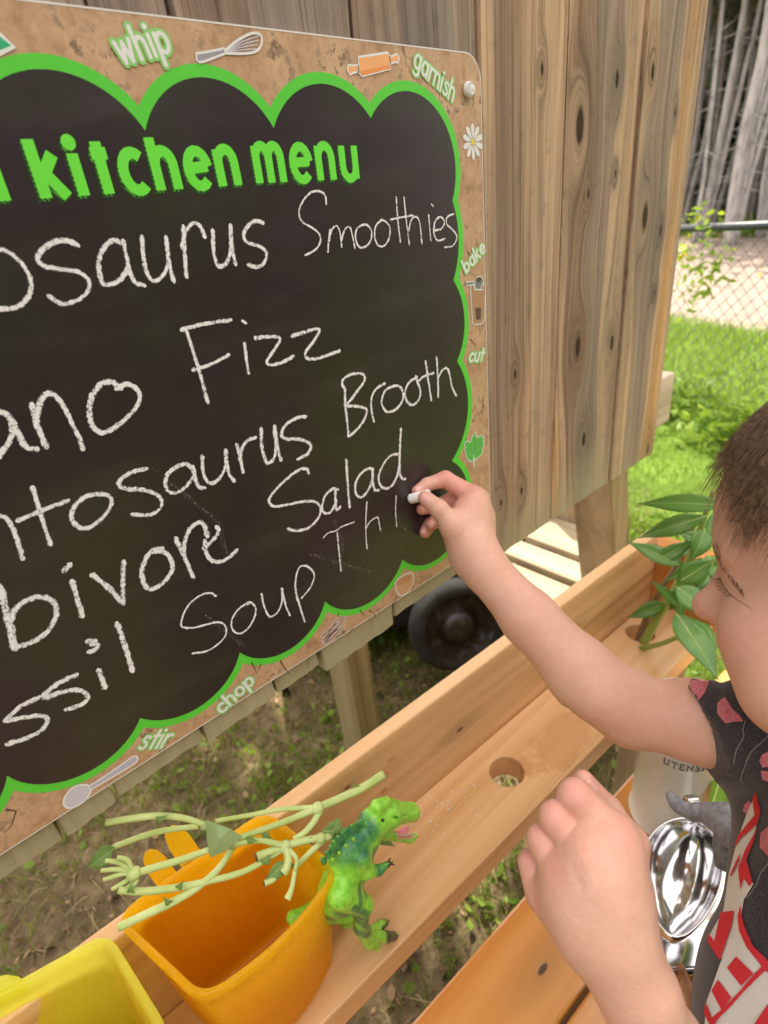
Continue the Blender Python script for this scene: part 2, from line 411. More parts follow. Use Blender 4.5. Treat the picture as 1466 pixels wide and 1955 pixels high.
def scatter(n, x0, x1, y0, y1, dens=None):
    p = np.stack([RNG.uniform(x0, x1, n), RNG.uniform(y0, y1, n)], 1)
    if dens is not None: p = p[RNG.uniform(0, 1, len(p)) < dens(p)]
    return np.column_stack([p, gz(p[:, 0], p[:, 1]) - 0.002])
cl = lambda p: np.clip(0.55 + 0.6 * np.sin(p[:, 0] * 5.3 + 1.2 * np.sin(p[:, 1] * 4)) * np.cos(p[:, 1] * 6.1 + p[:, 0] * 2), 0.05, 1)
near = lambda p: (p @ FN < 1.7) * cl(p)
blades('grass_tufts', scatter(110000, -1.2, 2.6, 0.2, 3.4, near), 0.055, 0.0045, 0.9, M_GRASS, 'thin tufts of green grass on the bare soil under the kitchen')
blades('dry_grass', scatter(26000, -1.2, 2.6, 0.2, 3.2, lambda p: (p @ FN < 1.9) * (1.2 - cl(p))), 0.05, 0.004, 2.2, M_DRY, 'flattened straw coloured dead grass under the kitchen')
blades('lawn_grass', scatter(60000, 1.2, 4.2, 0.2, 3.4, lambda p: (p @ FN > 1.1) * (p @ FN < 2.75) * 1.0), 0.035, 0.005, 0.8, M_LAWN, 'short bright green mown grass in front of the wire fence')
blades('rough_grass', scatter(34000, 3.0, 9.5, 0.2, 7.0, lambda p: (p @ FN > 2.7) * (p @ FN < 5.0) * 1.0), 0.13, 0.014, 0.9, M_WEED, 'rough green grass growing beyond the wire fence')
# broad weed leaves (clover, plantain, wild plants) as scattered leaf faces
def leaves(name, cen, size, mats, label, flat=0.5, asp=0.45):
    n = len(cen); r = RNG
    d = r.normal(size=(n, 3)); d[:, 2] *= flat; d /= np.linalg.norm(d, axis=1)[:, None]
    w = np.cross(d, r.normal(size=(n, 3))); w /= np.linalg.norm(w, axis=1)[:, None]; nn = np.cross(d, w)
    s = (size * r.uniform(0.5, 1.2, n))[:, None]
    V = np.stack([cen, cen + d * s * .35 + w * s * asp * .5 + nn * s * .06, cen + d * s * .7 + w * s * asp * .4, cen + d * s, cen + d * s * .7 - w * s * asp * .4, cen + d * s * .35 - w * s * asp * .5 + nn * s * .06], 1)
    b = np.arange(n)[:, None] * 6
    fs = np.concatenate([b + np.array([[0, 1, 5]]), b + np.array([[1, 2, 5]]), b + np.array([[2, 4, 5]]), b + np.array([[2, 3, 4]])])
    o = ntri(name, V.reshape(-1, 3), fs, mats, None, False, {'shade': np.repeat(r.uniform(0, 1, n), 6)})
    return tag(o, label, kind='stuff')
c_ = scatter(18000, -1.0, 2.4, 0.3, 3.0, lambda p: (p @ FN < 1.8) * (cl(p) ** 2)); c_[:, 2] += RNG.uniform(0.003, 0.035, len(c_))
leaves('ground_cover', c_, 0.026, M_WEED, 'small broad green leaves of clover and seedlings on the soil', 0.35, 0.7)
M_LIT = leafmat('dead_leaf', (0.16, 0.08, 0.035), (0.45, 0.28, 0.15), 0.15)
c_ = scatter(5200, -1.0, 2.4, 0.2, 3.0, lambda p: (p @ FN < 1.9) * 1.0); c_[:, 2] += RNG.uniform(0.002, 0.015, len(c_))
leaves('leaf_litter', c_, 0.028, M_LIT, 'brown dead leaves and wood chips lying on the soil', 0.25, 0.5)
# tall weeds along the fence
def weed_pts():
    out = []
    for _ in range(40):
        s = RNG.uniform(-1.2, 2.2); o_ = RNG.uniform(-0.35, 0.15); b = np.array([3.49, 1.05]) + FD * s + FN * o_
        h = RNG.uniform(0.10, 0.28)
        n = int(260 * h); z = h * RNG.uniform(0.05, 1, n) ** 0.8; sp = 0.12 * (1 - 0.5 * z / h)
        out.append(np.column_stack([b[0] + RNG.normal(0, 1, n) * sp, b[1] + RNG.normal(0, 1, n) * sp, z]))
    return np.concatenate(out)
leaves('fence_weeds', weed_pts(), 0.085, M_WEED, 'tall leafy green weeds growing along the foot of the wire fence', 0.6, 0.4)
t = NT('yellow_petal', .6); t.col((.8, .62, .03)); M_YEL = t.m
fl = []
for q in [(1312, 452), (1303, 486), (1455, 520), (1330, 418)]:
    a = at(q[0], q[1], 3.05 + RNG.uniform(-.15, .2)); fl.append(a + RNG.normal(0, 0.01, (5, 3)))
o = leaves('yellow_flowers', np.concatenate(fl), 0.035, M_YEL, 'small yellow wildflowers among the weeds at the wire fence', 1, .9)
lf = []
for q in [(1335, 425), (1320, 415), (1320, 470), (1345, 480), (1360, 500), (1350, 520), (1340, 545), (1310, 490), (1300, 520), (1330, 560), (1385, 500), (1310, 570)]:
    a = at(q[0], q[1], 3.1); lf.append(a + RNG.normal(0, 0.045, (14, 3)))
leaves('goldenrod_leaves', np.concatenate(lf), 0.06, leafmat('goldenrod', (.12, .24, .03), (.35, .42, .05), .5), 'yellow green wild plants showing above the rail of the wire fence', 0.6, .4)
# ================================================================== wire fence
M_RAIL = flat_mat('black_coated_rail', (0.035, 0.045, 0.055), 0.35, 0.5)
M_WIRE = flat_mat('grey_wire', (0.16, 0.15, 0.15), 0.5, 0.4, 0.3)
f0 = np.array([3.69, 1.533]) - FD * 0.6 * 1.0; f0 = np.array([3.49, 1.054]); FDr = np.array([0.198, 0.479]); FDr /= np.linalg.norm(FDr)
FZ = 1.08
fence = thing('wire_fence', 'black railed chain link fence in front of the gravel and trees', 'fence', (f0[0], f0[1], 0))
a0 = np.array([*(f0 - FDr * 1.3), FZ]); a1 = np.array([*(f0 + FDr * 1.9), FZ])
v, f = tube([a0, a1], 0.021, 14); mesh('top_rail', v, f, M_RAIL, fence, True)
for s in (-1.25, 1.45):
    p = f0 + FDr * s; v, f = tube([[p[0], p[1], -0.1], [p[0], p[1], FZ + 0.03]], 0.028, 14); mesh('fence_post', v, f, M_RAIL, fence, True)
A = Acc(); step = 0.078; L = 3.1; H = FZ - 0.03
for k in range(-int(H / step) - 1, int(L / step) + 1):
    for sg in (1, -1):
        s0 = k * step; pts = []
        for z in (0.02, H):
            s = s0 + (z if sg == 1 else H - z); pts.append([s, z])
        (sa, za), (sb, zb) = pts
        if sa > sb: (sa, za), (sb, zb) = (sb, zb), (sa, za)
        if sb < 0 or sa > L: continue
        if sa < 0: za += (zb - za) * (0 - sa) / (sb - sa); sa = 0
        if sb > L: zb = za + (zb - za) * (L - sa) / (sb - sa); sb = L
        if abs(sb - sa) < .01: continue
        q = f0 - FDr * 1.25
        off = FN * 0.002 * sg
        v, f = tube([[*(q + FDr * sa + off), za], [*(q + FDr * sb + off), zb]], 0.0019, 4, False); A.add(v, f)
o = A.build('mesh_wire', M_WIRE, fence); o['kind'] = 'stuff'
# ================================================================== forest
def bark(name, a, b):
    t = NT(name, .9, .1); p = t.co()
    n = t.noise(t.map(p, (6, 6, 0.8)), 3.0, 5, .7); t.col(t.ramp(n, [(.35, a), (.65, b)])); t.bump(n, .8, .03); return t.m
M_BARK = [bark('pale_cedar_bark', (0.24, 0.23, 0.225), (0.50, 0.485, 0.475)), bark('grey_bark', (0.12, 0.115, 0.11), (0.28, 0.27, 0.26))]
M_NEED = leafmat('dark_needles', (0.05, 0.055, 0.048), (0.13, 0.14, 0.12), .2, .8)  # needle colour lightened to stand in for haze over the wood
def tree(px, z, w, stems, label, m=0, hgt=9.0, crown=True):
    r = ray(px, 405); b = CAM + r * z; b[2] = 0; T = thing('forest_tree', label, 'tree', b, 'trees beyond the gravel')
    A = Acc()
    for (dx0, dxt, w0) in stems:        # sideways offset at the base and at the top, width
        pts = []
        sv = np.array([0.84, -0.54, 0])
        for k in range(9):
            f = k / 8; fl = (1 + 1.2 * math.exp(-f * 14))
            pts.append(b + sv * (dx0 + (dxt - dx0) * f ** 1.1 + 0.05 * math.sin(k * 1.7 + px)) + np.array([0.1 * math.sin(k + px), 0.1 * math.cos(k), hgt * f]))
        v, f = tube(smoothpts(pts, 3), [w0 * 1.25, w0, w0 * .95, w0 * .85, w0 * .75, w0 * .6, w0 * .4], 10); A.add(v, f)
        for _ in range(16):           # short dead twigs on the stem
            k = random.uniform(.1, .8); c = np.array(pts[int(k * 8)]); c = c + (np.array(pts[int(k * 8) + 1]) - c) * random.random()
            a = random.uniform(0, 6.28); d = np.array([math.cos(a), math.sin(a), random.uniform(-.4, .3)])
            v, f = tube([c, c + d * random.uniform(.3, .9)], [.014, .004], 4); A.add(v, f)
    A.build('trunk', M_BARK[m], T, True)
    if crown:
        n = 900; c = b + np.column_stack([RNG.normal(0, 1.1, n), RNG.normal(0, 1.1, n), RNG.uniform(hgt * .55, hgt * 1.1, n)])
        o = leaves('crown', c, 0.5, M_NEED, None, .5, .5); o.data.transform(Matrix.Translation(-Vector(b))); o.parent = T; del o['kind']
    return T
tree(1403, 12.0, .3, [(0, -0.12, .105), (.1, .75, .065), (.16, 1.4, .055), (.05, .3, .06)], 'pale many stemmed tree rising from one flared base, nearest the gravel')
tree(1345, 13.5, .3, [(0, .45, .075), (-.12, -.5, .045), (.1, 1.1, .05)], 'pale tree of three thin stems beside the fence board edge', 0)
tree(1466, 13.0, .3, [(0, .05, .11), (-.1, -.6, .05)], 'pale thick trunk cut by the right edge of the photo', 0)
tree(1500, 12.0, .3, [(0, .35, .1)], 'pale leaning trunk just right of the thick one', 0)
TL = ['thin dark trunk just right of the plank panel edge', 'slender straight trunk second from the plank panel', 'grey trunk leaning right, left of the many stemmed tree', 'dark trunk leaning left behind the many stemmed tree', 'grey trunk leaning right beside the many stemmed tree', 'dark trunk between the many stemmed tree and the thick one', 'faint trunk farthest back behind the many stemmed tree', 'faint trunk far back left of the many stemmed tree', 'trunk mostly hidden behind the plank panel edge', 'dark trunk leaning far right behind the thick one']
for k, (px, z, w, tl) in enumerate([(1318, 16, .12, .2), (1332, 18, .1, .0), (1375, 17, .13, .6), (1390, 19, .12, -.3), (1428, 16.5, .13, .5), (1445, 19, .15, .1), (1416, 21, .14, .3), (1358, 21, .15, -.2), (1300, 15, .14, .2), (1455, 22, .16, .7)]):
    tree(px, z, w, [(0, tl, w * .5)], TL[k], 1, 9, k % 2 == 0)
# far wood as one mass
n = 30000
s_ = RNG.uniform(-16, 20, n); dpt = RNG.uniform(0, 4.5, n); base = np.array([22.0, 8.6])
hh = RNG.uniform(0, 1, n) ** 0.9 * 15
c_ = np.column_stack([base[0] + FDr[0] * s_ + FN[0] * dpt, base[1] + FDr[1] * s_ + FN[1] * dpt, hh])
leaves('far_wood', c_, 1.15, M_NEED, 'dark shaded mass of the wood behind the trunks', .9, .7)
A = Acc()
for _ in range(150):
    s = random.uniform(-14, 18); d = random.uniform(-2.5, 3); b = np.array([base[0] + FDr[0] * s + FN[0] * d, base[1] + FDr[1] * s + FN[1] * d, 0])
    w = random.uniform(.05, .13); v, f = tube([b, b + [random.uniform(-.8, .8), random.uniform(-.8, .8), 12]], [w, w * .4], 6); A.add(v, f)
tag(A.build('far_trunks', M_BARK[1], None, True), 'thin trunks deep in the shaded wood', kind='stuff')
c_ = np.column_stack([RNG.uniform(14.5, 18, 2500), RNG.uniform(2, 9, 2500), RNG.uniform(0, 0.35, 2500)])
c_ = c_[(c_[:, :2] @ FN > 13.2) & (c_[:, :2] @ FN < 15.5)]
leaves('forest_edge_plants', c_, .3, M_WEED, 'low green plants along the edge of the wood', .6, .4)

# unseen broad tree added beyond the panel to keep sun off kitchen and soil
TB = np.array([1.05, 3.1, 0.0]); T = thing('added_shade_tree', 'unseen broad leafy tree added behind the plank panel to shade the play kitchen', 'tree', TB)
A = Acc()
def limb(a, b, r0, r1): v, f = tube(smoothpts([a, (np.array(a) + np.array(b)) / 2 + RNG.normal(0, .08, 3), b], 5), [r0, r1], 10); A.add(v, f)
limb(TB, TB + [0, 0, 2.4], .13, .10)
for q in ((-.5, -1.0, 4.2), (.3, -1.3, 4.0), (-.2, -.2, 4.8), (.9, -.2, 4.4), (-1.3, -.6, 4.1)): limb(TB + [0, 0, 2.3], TB + np.array(q), .07, .02)
A.build('trunk', M_BARK[1], T, True)
cc_ = []; _R = RNG; RNG = np.random.default_rng(21)
for k in range(16):      # leaf clusters added along the sun's path to block sun on the shelf
    p_ = np.array([-.25 + k * .065, .36, .74]); sd_ = np.array(SUN_DIR); p_ = p_ + sd_ * ((3.75 + .25 * math.sin(k * 2.1) - p_[2]) / sd_[2]); cc_.append(p_ + RNG.normal(0, .10, (230, 3)))
for _ in range(66):
    u_ = RNG.uniform(-1.55, .50); w_ = RNG.uniform(-1, 1); ctr = np.array([0.62 + u_ + .25, 2.25 + w_ * .95, 4.0 + RNG.uniform(-.5, .5)]); cc_.append(ctr + RNG.normal(0, .17, (170, 3)))
o = leaves('crown', np.concatenate(cc_), 0.12, leafmat('tree_leaf', (.05, .10, .02), (.12, .20, .04), .4), None, .5, .6)
o.data.transform(Matrix.Translation(-Vector(TB))); o.parent = T; del o['kind']; RNG = _R

hedge = thing('added_shade_hedge', 'unseen tall dark leafy hedge added behind the camera to dim the skylight', 'hedge', (-.5, -3.2, 0))  # unseen hedge, added to dim the skylight and darken the board's reflection
n = 15000; c_ = np.column_stack([RNG.uniform(-5.5, 4.5, n), -3.2 + RNG.normal(0, .22, n), RNG.uniform(0, 2.9, n)]); c2 = np.column_stack([-4.2 + RNG.normal(0, .22, 8000), RNG.uniform(-3, 3.5, 8000), RNG.uniform(0, 3.0, 8000)])
o = leaves('foliage', np.concatenate([c_, c2]), .2, leafmat('hedge_leaf', (.03, .06, .015), (.08, .13, .03), .2), None, .8, .7)
o.data.transform(Matrix.Translation(-Vector((-.5, -3.2, 0)))); o.parent = hedge; del o['kind']
A = Acc()
for k in range(9): v, f = tube([(-5 + k * 1.1, -3.2, 0), (-5 + k * 1.1 + .1, -3.2, 2.4)], [.04, .015], 7); A.add(v, f)
A.build('stems', M_BARK[1], hedge, True)
# ================================================================== plank panel of the play kitchen
YP = 0.381; ZC = CAM[2]
panel = thing('plank_panel', 'upright back panel of weathered grey brown planks with knots', 'wooden panel', (0.4, YP, 0))
GRW = ((0.44, 0.33, 0.25), (0.28, 0.205, 0.155), (0.13, 0.09, 0.065)); WRM = ((0.70, 0.48, 0.31), (0.47, 0.30, 0.185), (0.17, 0.10, 0.06))
ORG = (0.78, 0.43, 0.17)
def wl(x): return x - 0.4        # across coordinate inside the panel
GY = (0.33, 0.275, 0.235); GD = (0.66, 0.47, 0.29); DB = (0.26, 0.165, 0.11)
pl = [  # x top, x bottom (left, right), bottom z offset, colour set, knots (px,py,r), bands (across 0..1, half width, colour, strength)
 (0.757, 0.907, 0.761, 0.904, -0.392, WRM, [(1247, 137, .0085), (1232, 415, .0150), (1290, 215, .004), (1262, 440, .006), (1237, 858, .009), (1250, 560, .004)], [(.10, .16, GD, .8), (.52, .26, GY, .66), (.93, .11, ORG, .75)]),
 (0.605, 0.757, 0.602, 0.761, -0.3925, WRM, [(1112, 240, .0165), (1183, 150, .008), (1107, 663, .0125), (1172, 655, .010), (1118, 840, .010), (1128, 370, .004), (1180, 330, .004)], [(.09, .12, ORG, .8), (.42, .13, DB, .35), (.66, .20, GY, .66), (.93, .09, GD, .7)]),
 (0.4705, 0.605, 0.4705, 0.602, -0.391, WRM, [(1037, 132, .0045), (997, 938, .005), (958, 960, .005), (985, 715, .005)], [(.08, .14, GD, .55), (.45, .22, DB, .55), (.80, .14, GD, .45)]),
 (0.333, 0.4705, 0.305, 0.4705, -0.381, GRW, [], [(.2, .12, DB, .5), (.7, .2, GY, .5)]), (0.1966, 0.333, 0.207, 0.305, -0.3895, GRW, [], [(.3, .2, DB, .5), (.75, .15, GY, .5)]),
 (0.15, 0.1966, 0.155, 0.207, -0.381, GRW, [], []), (0.08, 0.15, 0.082, 0.155, -0.381, GRW, [], []), (0.0, 0.08, 0.0065, 0.082, -0.379, GRW, [], []),
 (-0.04, 0.0, -0.034, 0.0065, -0.381, GRW, [], []), (-0.15, -0.04, -0.15, -0.034, -0.385, GRW, [], []), (-0.28, -0.15, -0.28, -0.15, -0.381, GRW, [], [])]
GREEN = (0.44, 0.40, 0.24)
for i, (xt0, xt1, xb0, xb1, zb, cs, kn, st) in enumerate(pl):
    g = 0.0026 if i < 5 else .0014; zt = 0.95; th = 0.018; zz = ZC + zb
    yo = [0.0006, .0030, .0012, .0035, .0006, .0038, .0010, .0032, .0006, .0038, .0][i]
    ks = []
    for (kx, ky, kr) in kn: q = onY(kx, ky, YP); ks.append((wl(q[0]), q[2], kr))
    wm = wood('weathered_plank', cs, 'Z', 150 + 12 * (i % 3), 10, ks, 0.8, .2, .55, None, i * 3.7, .5, .3, patch=[.35, .4, .3, .5, .4, .4, .4, .4, .4, .4, .4][i], strips=[(wl(xt0 + (xt1 - xt0) * s[0]), (xt1 - xt0) * s[1], s[2], s[3]) for s in st])
    nt = wm.node_tree; b = nt.nodes['Principled BSDF']; src = b.inputs['Base Color'].links[0].from_socket      # algae green near the sawn lower ends
    tt = NT.__new__(NT); tt.m = wm; tt.t = nt; tt.b = b; X = tt.xyz(tt.co())
    fz = tt.ramp(tt.math('ADD', tt.math('SUBTRACT', X[2], ZC + (-0.36 if i < 3 else -.33)), tt.math('MULTIPLY', tt.noise(tt.map(tt.co(), (20, 20, 2)), 3), .10)), [(0.0, .8 if i != 0 else .3), (.10, 0.0)])
    tt.col(tt.mix(fz, src, GREEN))
    bm = bmesh.new()
    # outline with a slightly ragged sawn end
    def xat(z, a, bq): f = (z - (ZC - .385)) / (.53); return bq + (a - bq) * min(max(f, -.1), 1)
    n = 10; front = []
    for k in range(n + 1):
        x = xb0 + g + (xb1 - xb0 - 2 * g) * k / n; front.append((x, zz + random.uniform(-.0012, .0012) + (0.002 * (k / n) if i > 2 else 0)))
    front += [(xt1 - g, ZC + .145), (xt1 - g, ZC + zt), (xt0 + g, ZC + zt), (xt0 + g, ZC + .145)]
    vf = [bm.verts.new((x, YP + yo, z)) for x, z in front]; vb = [bm.verts.new((x, YP + yo + th, z)) for x, z in front]
    ff = bm.faces.new(vf); fb = bm.faces.new(vb[::-1])
    for k in range(len(vf)): bm.faces.new([vf[k], vb[k], vb[(k + 1) % len(vf)], vf[(k + 1) % len(vf)]])
    es = [e for e in ff.edges if abs(e.verts[0].co.z - e.verts[1].co.z) > .02]
    bmesh.ops.bevel(bm, geom=es, offset=0.003, segments=2, profile=.6, affect='EDGES')
    bm_obj('plank', bm, wm, panel)
W_GAP = wood('gap_block_wood', GRW, 'Z', 120, 8, [], .85, .15, .5, None, 2, .3, .3)
for xt, xb in ((.757, .761), (.605, .602), (.4705, .4705), (.333, .305), (.1966, .207), (.15, .155), (.08, .082), (0, .0065), (-.04, -.034), (-.15, -.15)):  # unseen strips added behind the seams so the gaps stay dark
    beam('gap_light_block', [(xb - .007, YP + .0224, ZC - .355), (xb + .006, YP + .0224, ZC - .355), (xb + .006, YP + .0250, ZC - .355), (xb - .006, YP + .0250, ZC - .355), (xt - .006, YP + .0224, ZC + .145), (xt + .006, YP + .0224, ZC + .145), (xt + .006, YP + .0250, ZC + .145), (xt - .006, YP + .0250, ZC + .145)], W_GAP, panel, .0004)
W_RAIL = wood('pale_lumber', ((0.72, 0.60, 0.47), (0.58, 0.47, 0.35), (0.38, 0.28, 0.19)), 'X', 120, 8, [], .75, .2, .5, None, 2, .3, .15, 0, 'Z')
for zr in (-.375, .55):
    beam('rail', box8((-0.25, YP + .0255, ZC + zr), (1.262, 0, 0), (0, .038, 0), (0, 0, .090)), W_RAIL, panel, .004)
# legs of the panel: slanted posts behind it
W_POST = wood('post_lumber', ((0.50, 0.37, 0.22), (0.36, 0.26, 0.145), (0.20, 0.135, 0.075)), 'Z', 90, 8, [], .8, .2, .5, None, 5, .3, .2)
def leg(x0, x1, y0, y1, tilt, ztop, name='leg'):
    bt = np.array([x0 + tilt * (ztop + 0.0), y0, 0.0])
    c = [(x0 + tilt, y0, 0), (x1 + tilt, y0, 0), (x1 + tilt, y1, 0), (x0 + tilt, y1, 0), (x0, y0, ztop), (x1, y0, ztop), (x1, y1, ztop), (x0, y1, ztop)]
    beam(name, c, W_POST, panel, .004)
leg(.868, .932, .444, .528, .215, ZC - .375); 
# ================================================================== the chalkboard
YB = 0.378
def bp(px, py): q = onY(px, py, YB); return np.array([q[0], q[2]])
board = thing('menu_chalkboard', 'black menu chalkboard with green scalloped edge and printed soil border', 'chalkboard', (0.1, YB, ZC - .12))
def poly_mesh(name, pts, y, mat, parent=board, depth=0.0):
    """flat outline (x, z) at distance y; triangulated"""
    pts = [tuple(map(float, p)) for p in pts]
    tri = tessellate_polygon([[Vector((p[0], p[1], 0)) for p in pts]])
    vs = [(p[0], y, p[1]) for p in pts]; fs = []
    for a, b, c in tri:
        A_ = np.array(vs[a]); B_ = np.array(vs[b]); C_ = np.array(vs[c])
        nrm = np.cross(B_ - A_, C_ - A_)
        fs.append((a, b, c) if nrm[1] < 0 else (a, c, b))
    return mesh(name, vs, fs, mat, parent)
def rrect(x0, x1, z0, z1, r, n=10):
    o = []
    for cx, cz, a in ((x1 - r, z1 - r, 0), (x0 + r, z1 - r, 90), (x0 + r, z0 + r, 180), (x1 - r, z0 + r, 270)):
        for k in range(n + 1): q = R_(a + 90 * k / n); o.append((cx + r * math.cos(q), cz + r * math.sin(q)))
    return o
BX0, BX1, BZ0, BZ1 = -0.26, 0.4665, ZC - .3568, ZC + .1153
t = NT('printed_soil', 0.42, 0.4); p = t.co()
w1 = t.noise(p, 26, 4, .6); w2 = t.noise(t.map(p, (1, 1, .8)), 120, 4, .7)
pv = t.vor(t.mix(.06, p, t.noise(p, 60, 3, .6, 0, True), 'ADD'), 150, 'F1')
pits = t.math('MULTIPLY', t.ramp(w2, [(.50, 0.0), (.60, 1.0)]), t.ramp(t.noise(p, 26, 3), [(.46, .12), (.62, 1.0)]))
base = t.ramp(t.math('ADD', t.math('MULTIPLY', w1, .5), t.math('MULTIPLY', w2, .5)), [(.38, (.38, .215, .12)), (.5, (.58, .36, .215)), (.64, (.74, .52, .34))])
t.col(t.mix(t.math('MULTIPLY', pits, .85), base, (.16, .09, .05))); M_SOILP = t.m
M_EDGE = flat_mat('white_board_edge', (.8, .78, .76), .4)
bm = bmesh.new(); rr = rrect(BX0, BX1, BZ0, BZ1, .020)
vf = [bm.verts.new((x, YB, z)) for x, z in rr]; vb = [bm.verts.new((x, YB + .0026, z)) for x, z in rr]
bm.faces.new(vf); bm.faces.new(vb[::-1]); 
for k in range(len(vf)): bm.faces.new([vf[k], vb[k], vb[(k + 1) % len(vf)], vf[(k + 1) % len(vf)]])
bmesh.ops.recalc_face_normals(bm, faces=bm.faces)
for f in bm.faces: f.material_index = 0 if abs(f.normal.y) > .9 and f.calc_center_median().y < YB + .001 else 1
bm_obj('board_sheet', bm, [M_SOILP, M_EDGE], board)
# white hairline round the sheet edge
def ribbon(pts, w, y, closed=False, acc=None, round_=True, uv=None, dy=2e-6, m=0):
    pts = np.asarray(pts, float)
    keep = [0]
    for i in range(1, len(pts)):
        if np.linalg.norm(pts[i] - pts[keep[-1]]) > 1e-5: keep.append(i)
    pts = pts[keep]; n = len(pts)
    if n < 2: return
    w = np.full(n, w) if np.isscalar(w) else np.interp(np.linspace(0, 1, n), np.linspace(0, 1, len(w)), w)
    if closed: tn = np.roll(pts, -1, 0) - np.roll(pts, 1, 0)
    else: tn = np.gradient(pts, axis=0)
    tn /= np.linalg.norm(tn, axis=1)[:, None] + 1e-12; nr = np.stack([-tn[:, 1], tn[:, 0]], 1)
    if round_ and not closed:
        e = w[0] * .5; k = 4
        head = [pts[0] - tn[0] * e * math.sin(a) for a in np.linspace(math.pi / 2, 0, k, endpoint=False)]
        hw = [w[0] * math.cos(a) for a in np.linspace(math.pi / 2, 0, k, endpoint=False)]
        tail = [pts[-1] + tn[-1] * w[-1] * .5 * math.sin(a) for a in np.linspace(0, math.pi / 2, k + 1)[1:]]
        tw = [w[-1] * math.cos(a) for a in np.linspace(0, math.pi / 2, k + 1)[1:]]
        nr = np.concatenate([np.repeat(nr[:1], k, 0), nr, np.repeat(nr[-1:], k, 0)])
        pts = np.concatenate([head, pts, tail]); w = np.concatenate([hw, w, tw]); n = len(pts)
    ln = np.concatenate([[0], np.cumsum(np.linalg.norm(np.diff(pts, axis=0), axis=1))])
    vs = []; fs = []
    for i in range(n):
        for sgn in (1, -1):
            q = pts[i] + nr[i] * w[i] * .5 * sgn; vs.append((q[0], y - dy * i, q[1]))
            if uv is not None: uv.append((ln[i] * 100, .5 + .5 * sgn))
    for i in range(n - 1 + (1 if closed else 0)):
        a = 2 * i; b = 2 * ((i + 1) % n); fs.append((a, a + 1, b + 1, b))
    acc.add(vs, fs, m)
A = Acc(); ribbon(rrect(BX0 + .0004, BX1 - .0004, BZ0 + .0004, BZ1 - .0004, .0196), .0009, YB - .00015, True, A, dy=0); A.build('white_rim', M_EDGE, board)
# scallops: circles through two inner tips and one point between them (photo pixels)
tips = [(277, 250), (522, 245), (707, 226), (863, 383), (865, 535), (872, 690), (862, 880), (768, 1068), (620, 1148), (457, 1245), (267, 1370), (13, 1480)]
mids = [(390, 148), (612, 160), (840, 220), (875, 456), (886, 608), (893, 765), (884, 1000), (705, 1150), (550, 1241), (370, 1355), (170, 1472)]
T = [bp(*q) for q in tips]; Mi = [bp(*q) for q in mids]
left = [np.array([.0735, T[0][1]]), np.array([-.0155, T[0][1]]), np.array([-.1045, T[0][1]]), np.array([-.195, T[0][1] - .01]), np.array([-.218, T[3][1]]), np.array([-.215, T[4][1]]), np.array([-.218, T[5][1]]), np.array([-.21, T[6][1]]), np.array([-.13, ZC - .312])]
lm = []
seqL = [T[0]] + left + [T[-1]]
up_b = bp(95, 133)[1]; sag = up_b - T[0][1]
cen_ = np.array([.1, ZC - .12])
for i in range(len(seqL) - 1):
    a, b = seqL[i], seqL[i + 1]; mm = (a + b) / 2; dv = b - a; L_ = np.linalg.norm(dv); nrm = np.array([-dv[1], dv[0]]) / L_
    if nrm @ (mm - cen_) < 0: nrm = -nrm
    lm.append(mm + nrm * (sag if i < 3 else L_ * .26))
chain = list(zip(T[:-1], Mi, T[1:])) + [(seqL[i + 1], lm[i], seqL[i]) for i in range(len(lm) - 1, -1, -1)]
def circ(a, b, c):
    A_ = np.array([[b[0] - a[0], b[1] - a[1]], [c[0] - a[0], c[1] - a[1]]]) * 2
    r = np.array([b @ b - a @ a, c @ c - a @ a]); o = np.linalg.solve(A_, r); return o, np.linalg.norm(a - o)
CI = [circ(a, mm, b) for a, mm, b in chain]
def arc_pts(i, a, b, r, n=26):
    o = CI[i][0]; mm = chain[i][1]
    a0 = math.atan2(*(a - o)[::-1]); a1 = math.atan2(*(b - o)[::-1]); am = math.atan2(*(mm - o)[::-1])
    # direction from a to b passing near am
    def norm(x): return (x) % (2 * math.pi)
    d = norm(a1 - a0); dm = norm(am - a0)
    if dm > d: d -= 2 * math.pi
    return [o + r * np.array([math.cos(a0 + d * k / n), math.sin(a0 + d * k / n)]) for k in range(n)]
inner = []
for i, (a, mm, b) in enumerate(chain): inner += arc_pts(i, a, b, CI[i][1])
GW = 0.0066
def isect(i, j, tip):
    (o1, r1), (o2, r2) = CI[i], CI[j]; r1 += GW; r2 += GW; d = np.linalg.norm(o2 - o1)
    if d > r1 + r2 or d < abs(r1 - r2): return tip + (tip - cen_) / np.linalg.norm(tip - cen_) * GW
    x = (d * d + r1 * r1 - r2 * r2) / (2 * d); h = math.sqrt(max(r1 * r1 - x * x, 0)); e = (o2 - o1) / d; p_ = np.array([-e[1], e[0]])
    c = [o1 + e * x + p_ * h, o1 + e * x - p_ * h]; return min(c, key=lambda q: np.linalg.norm(q - tip))
nC = len(chain); js = [isect(i - 1, i, chain[i][0]) for i in range(nC)]
outer = []
for i in range(nC): outer += arc_pts(i, js[i], js[(i + 1) % nC], CI[i][1] + GW)
M_LIME = flat_mat('lime_print', (.11, .66, .055), .4, .4)
t = NT('black_chalk_surface', .33, .55); p = t.co()
nb = t.noise(p, 9, 3, .6); sm = t.noise(t.map(p, (1, 1, 5)), 9, 4, .6)
sp = t.ramp(t.vor(p, 520, 'F1'), [(.0, 1.0), (.10, 0.0)]); spm = t.math('MULTIPLY', sp, t.ramp(t.noise(p, 45, 2), [(.58, 0.0), (.70, .8)]))
c = t.mix(t.ramp(nb, [(.4, 0.0), (.6, 1.0)]), (.028, .017, .023), (.030, .027, .018))
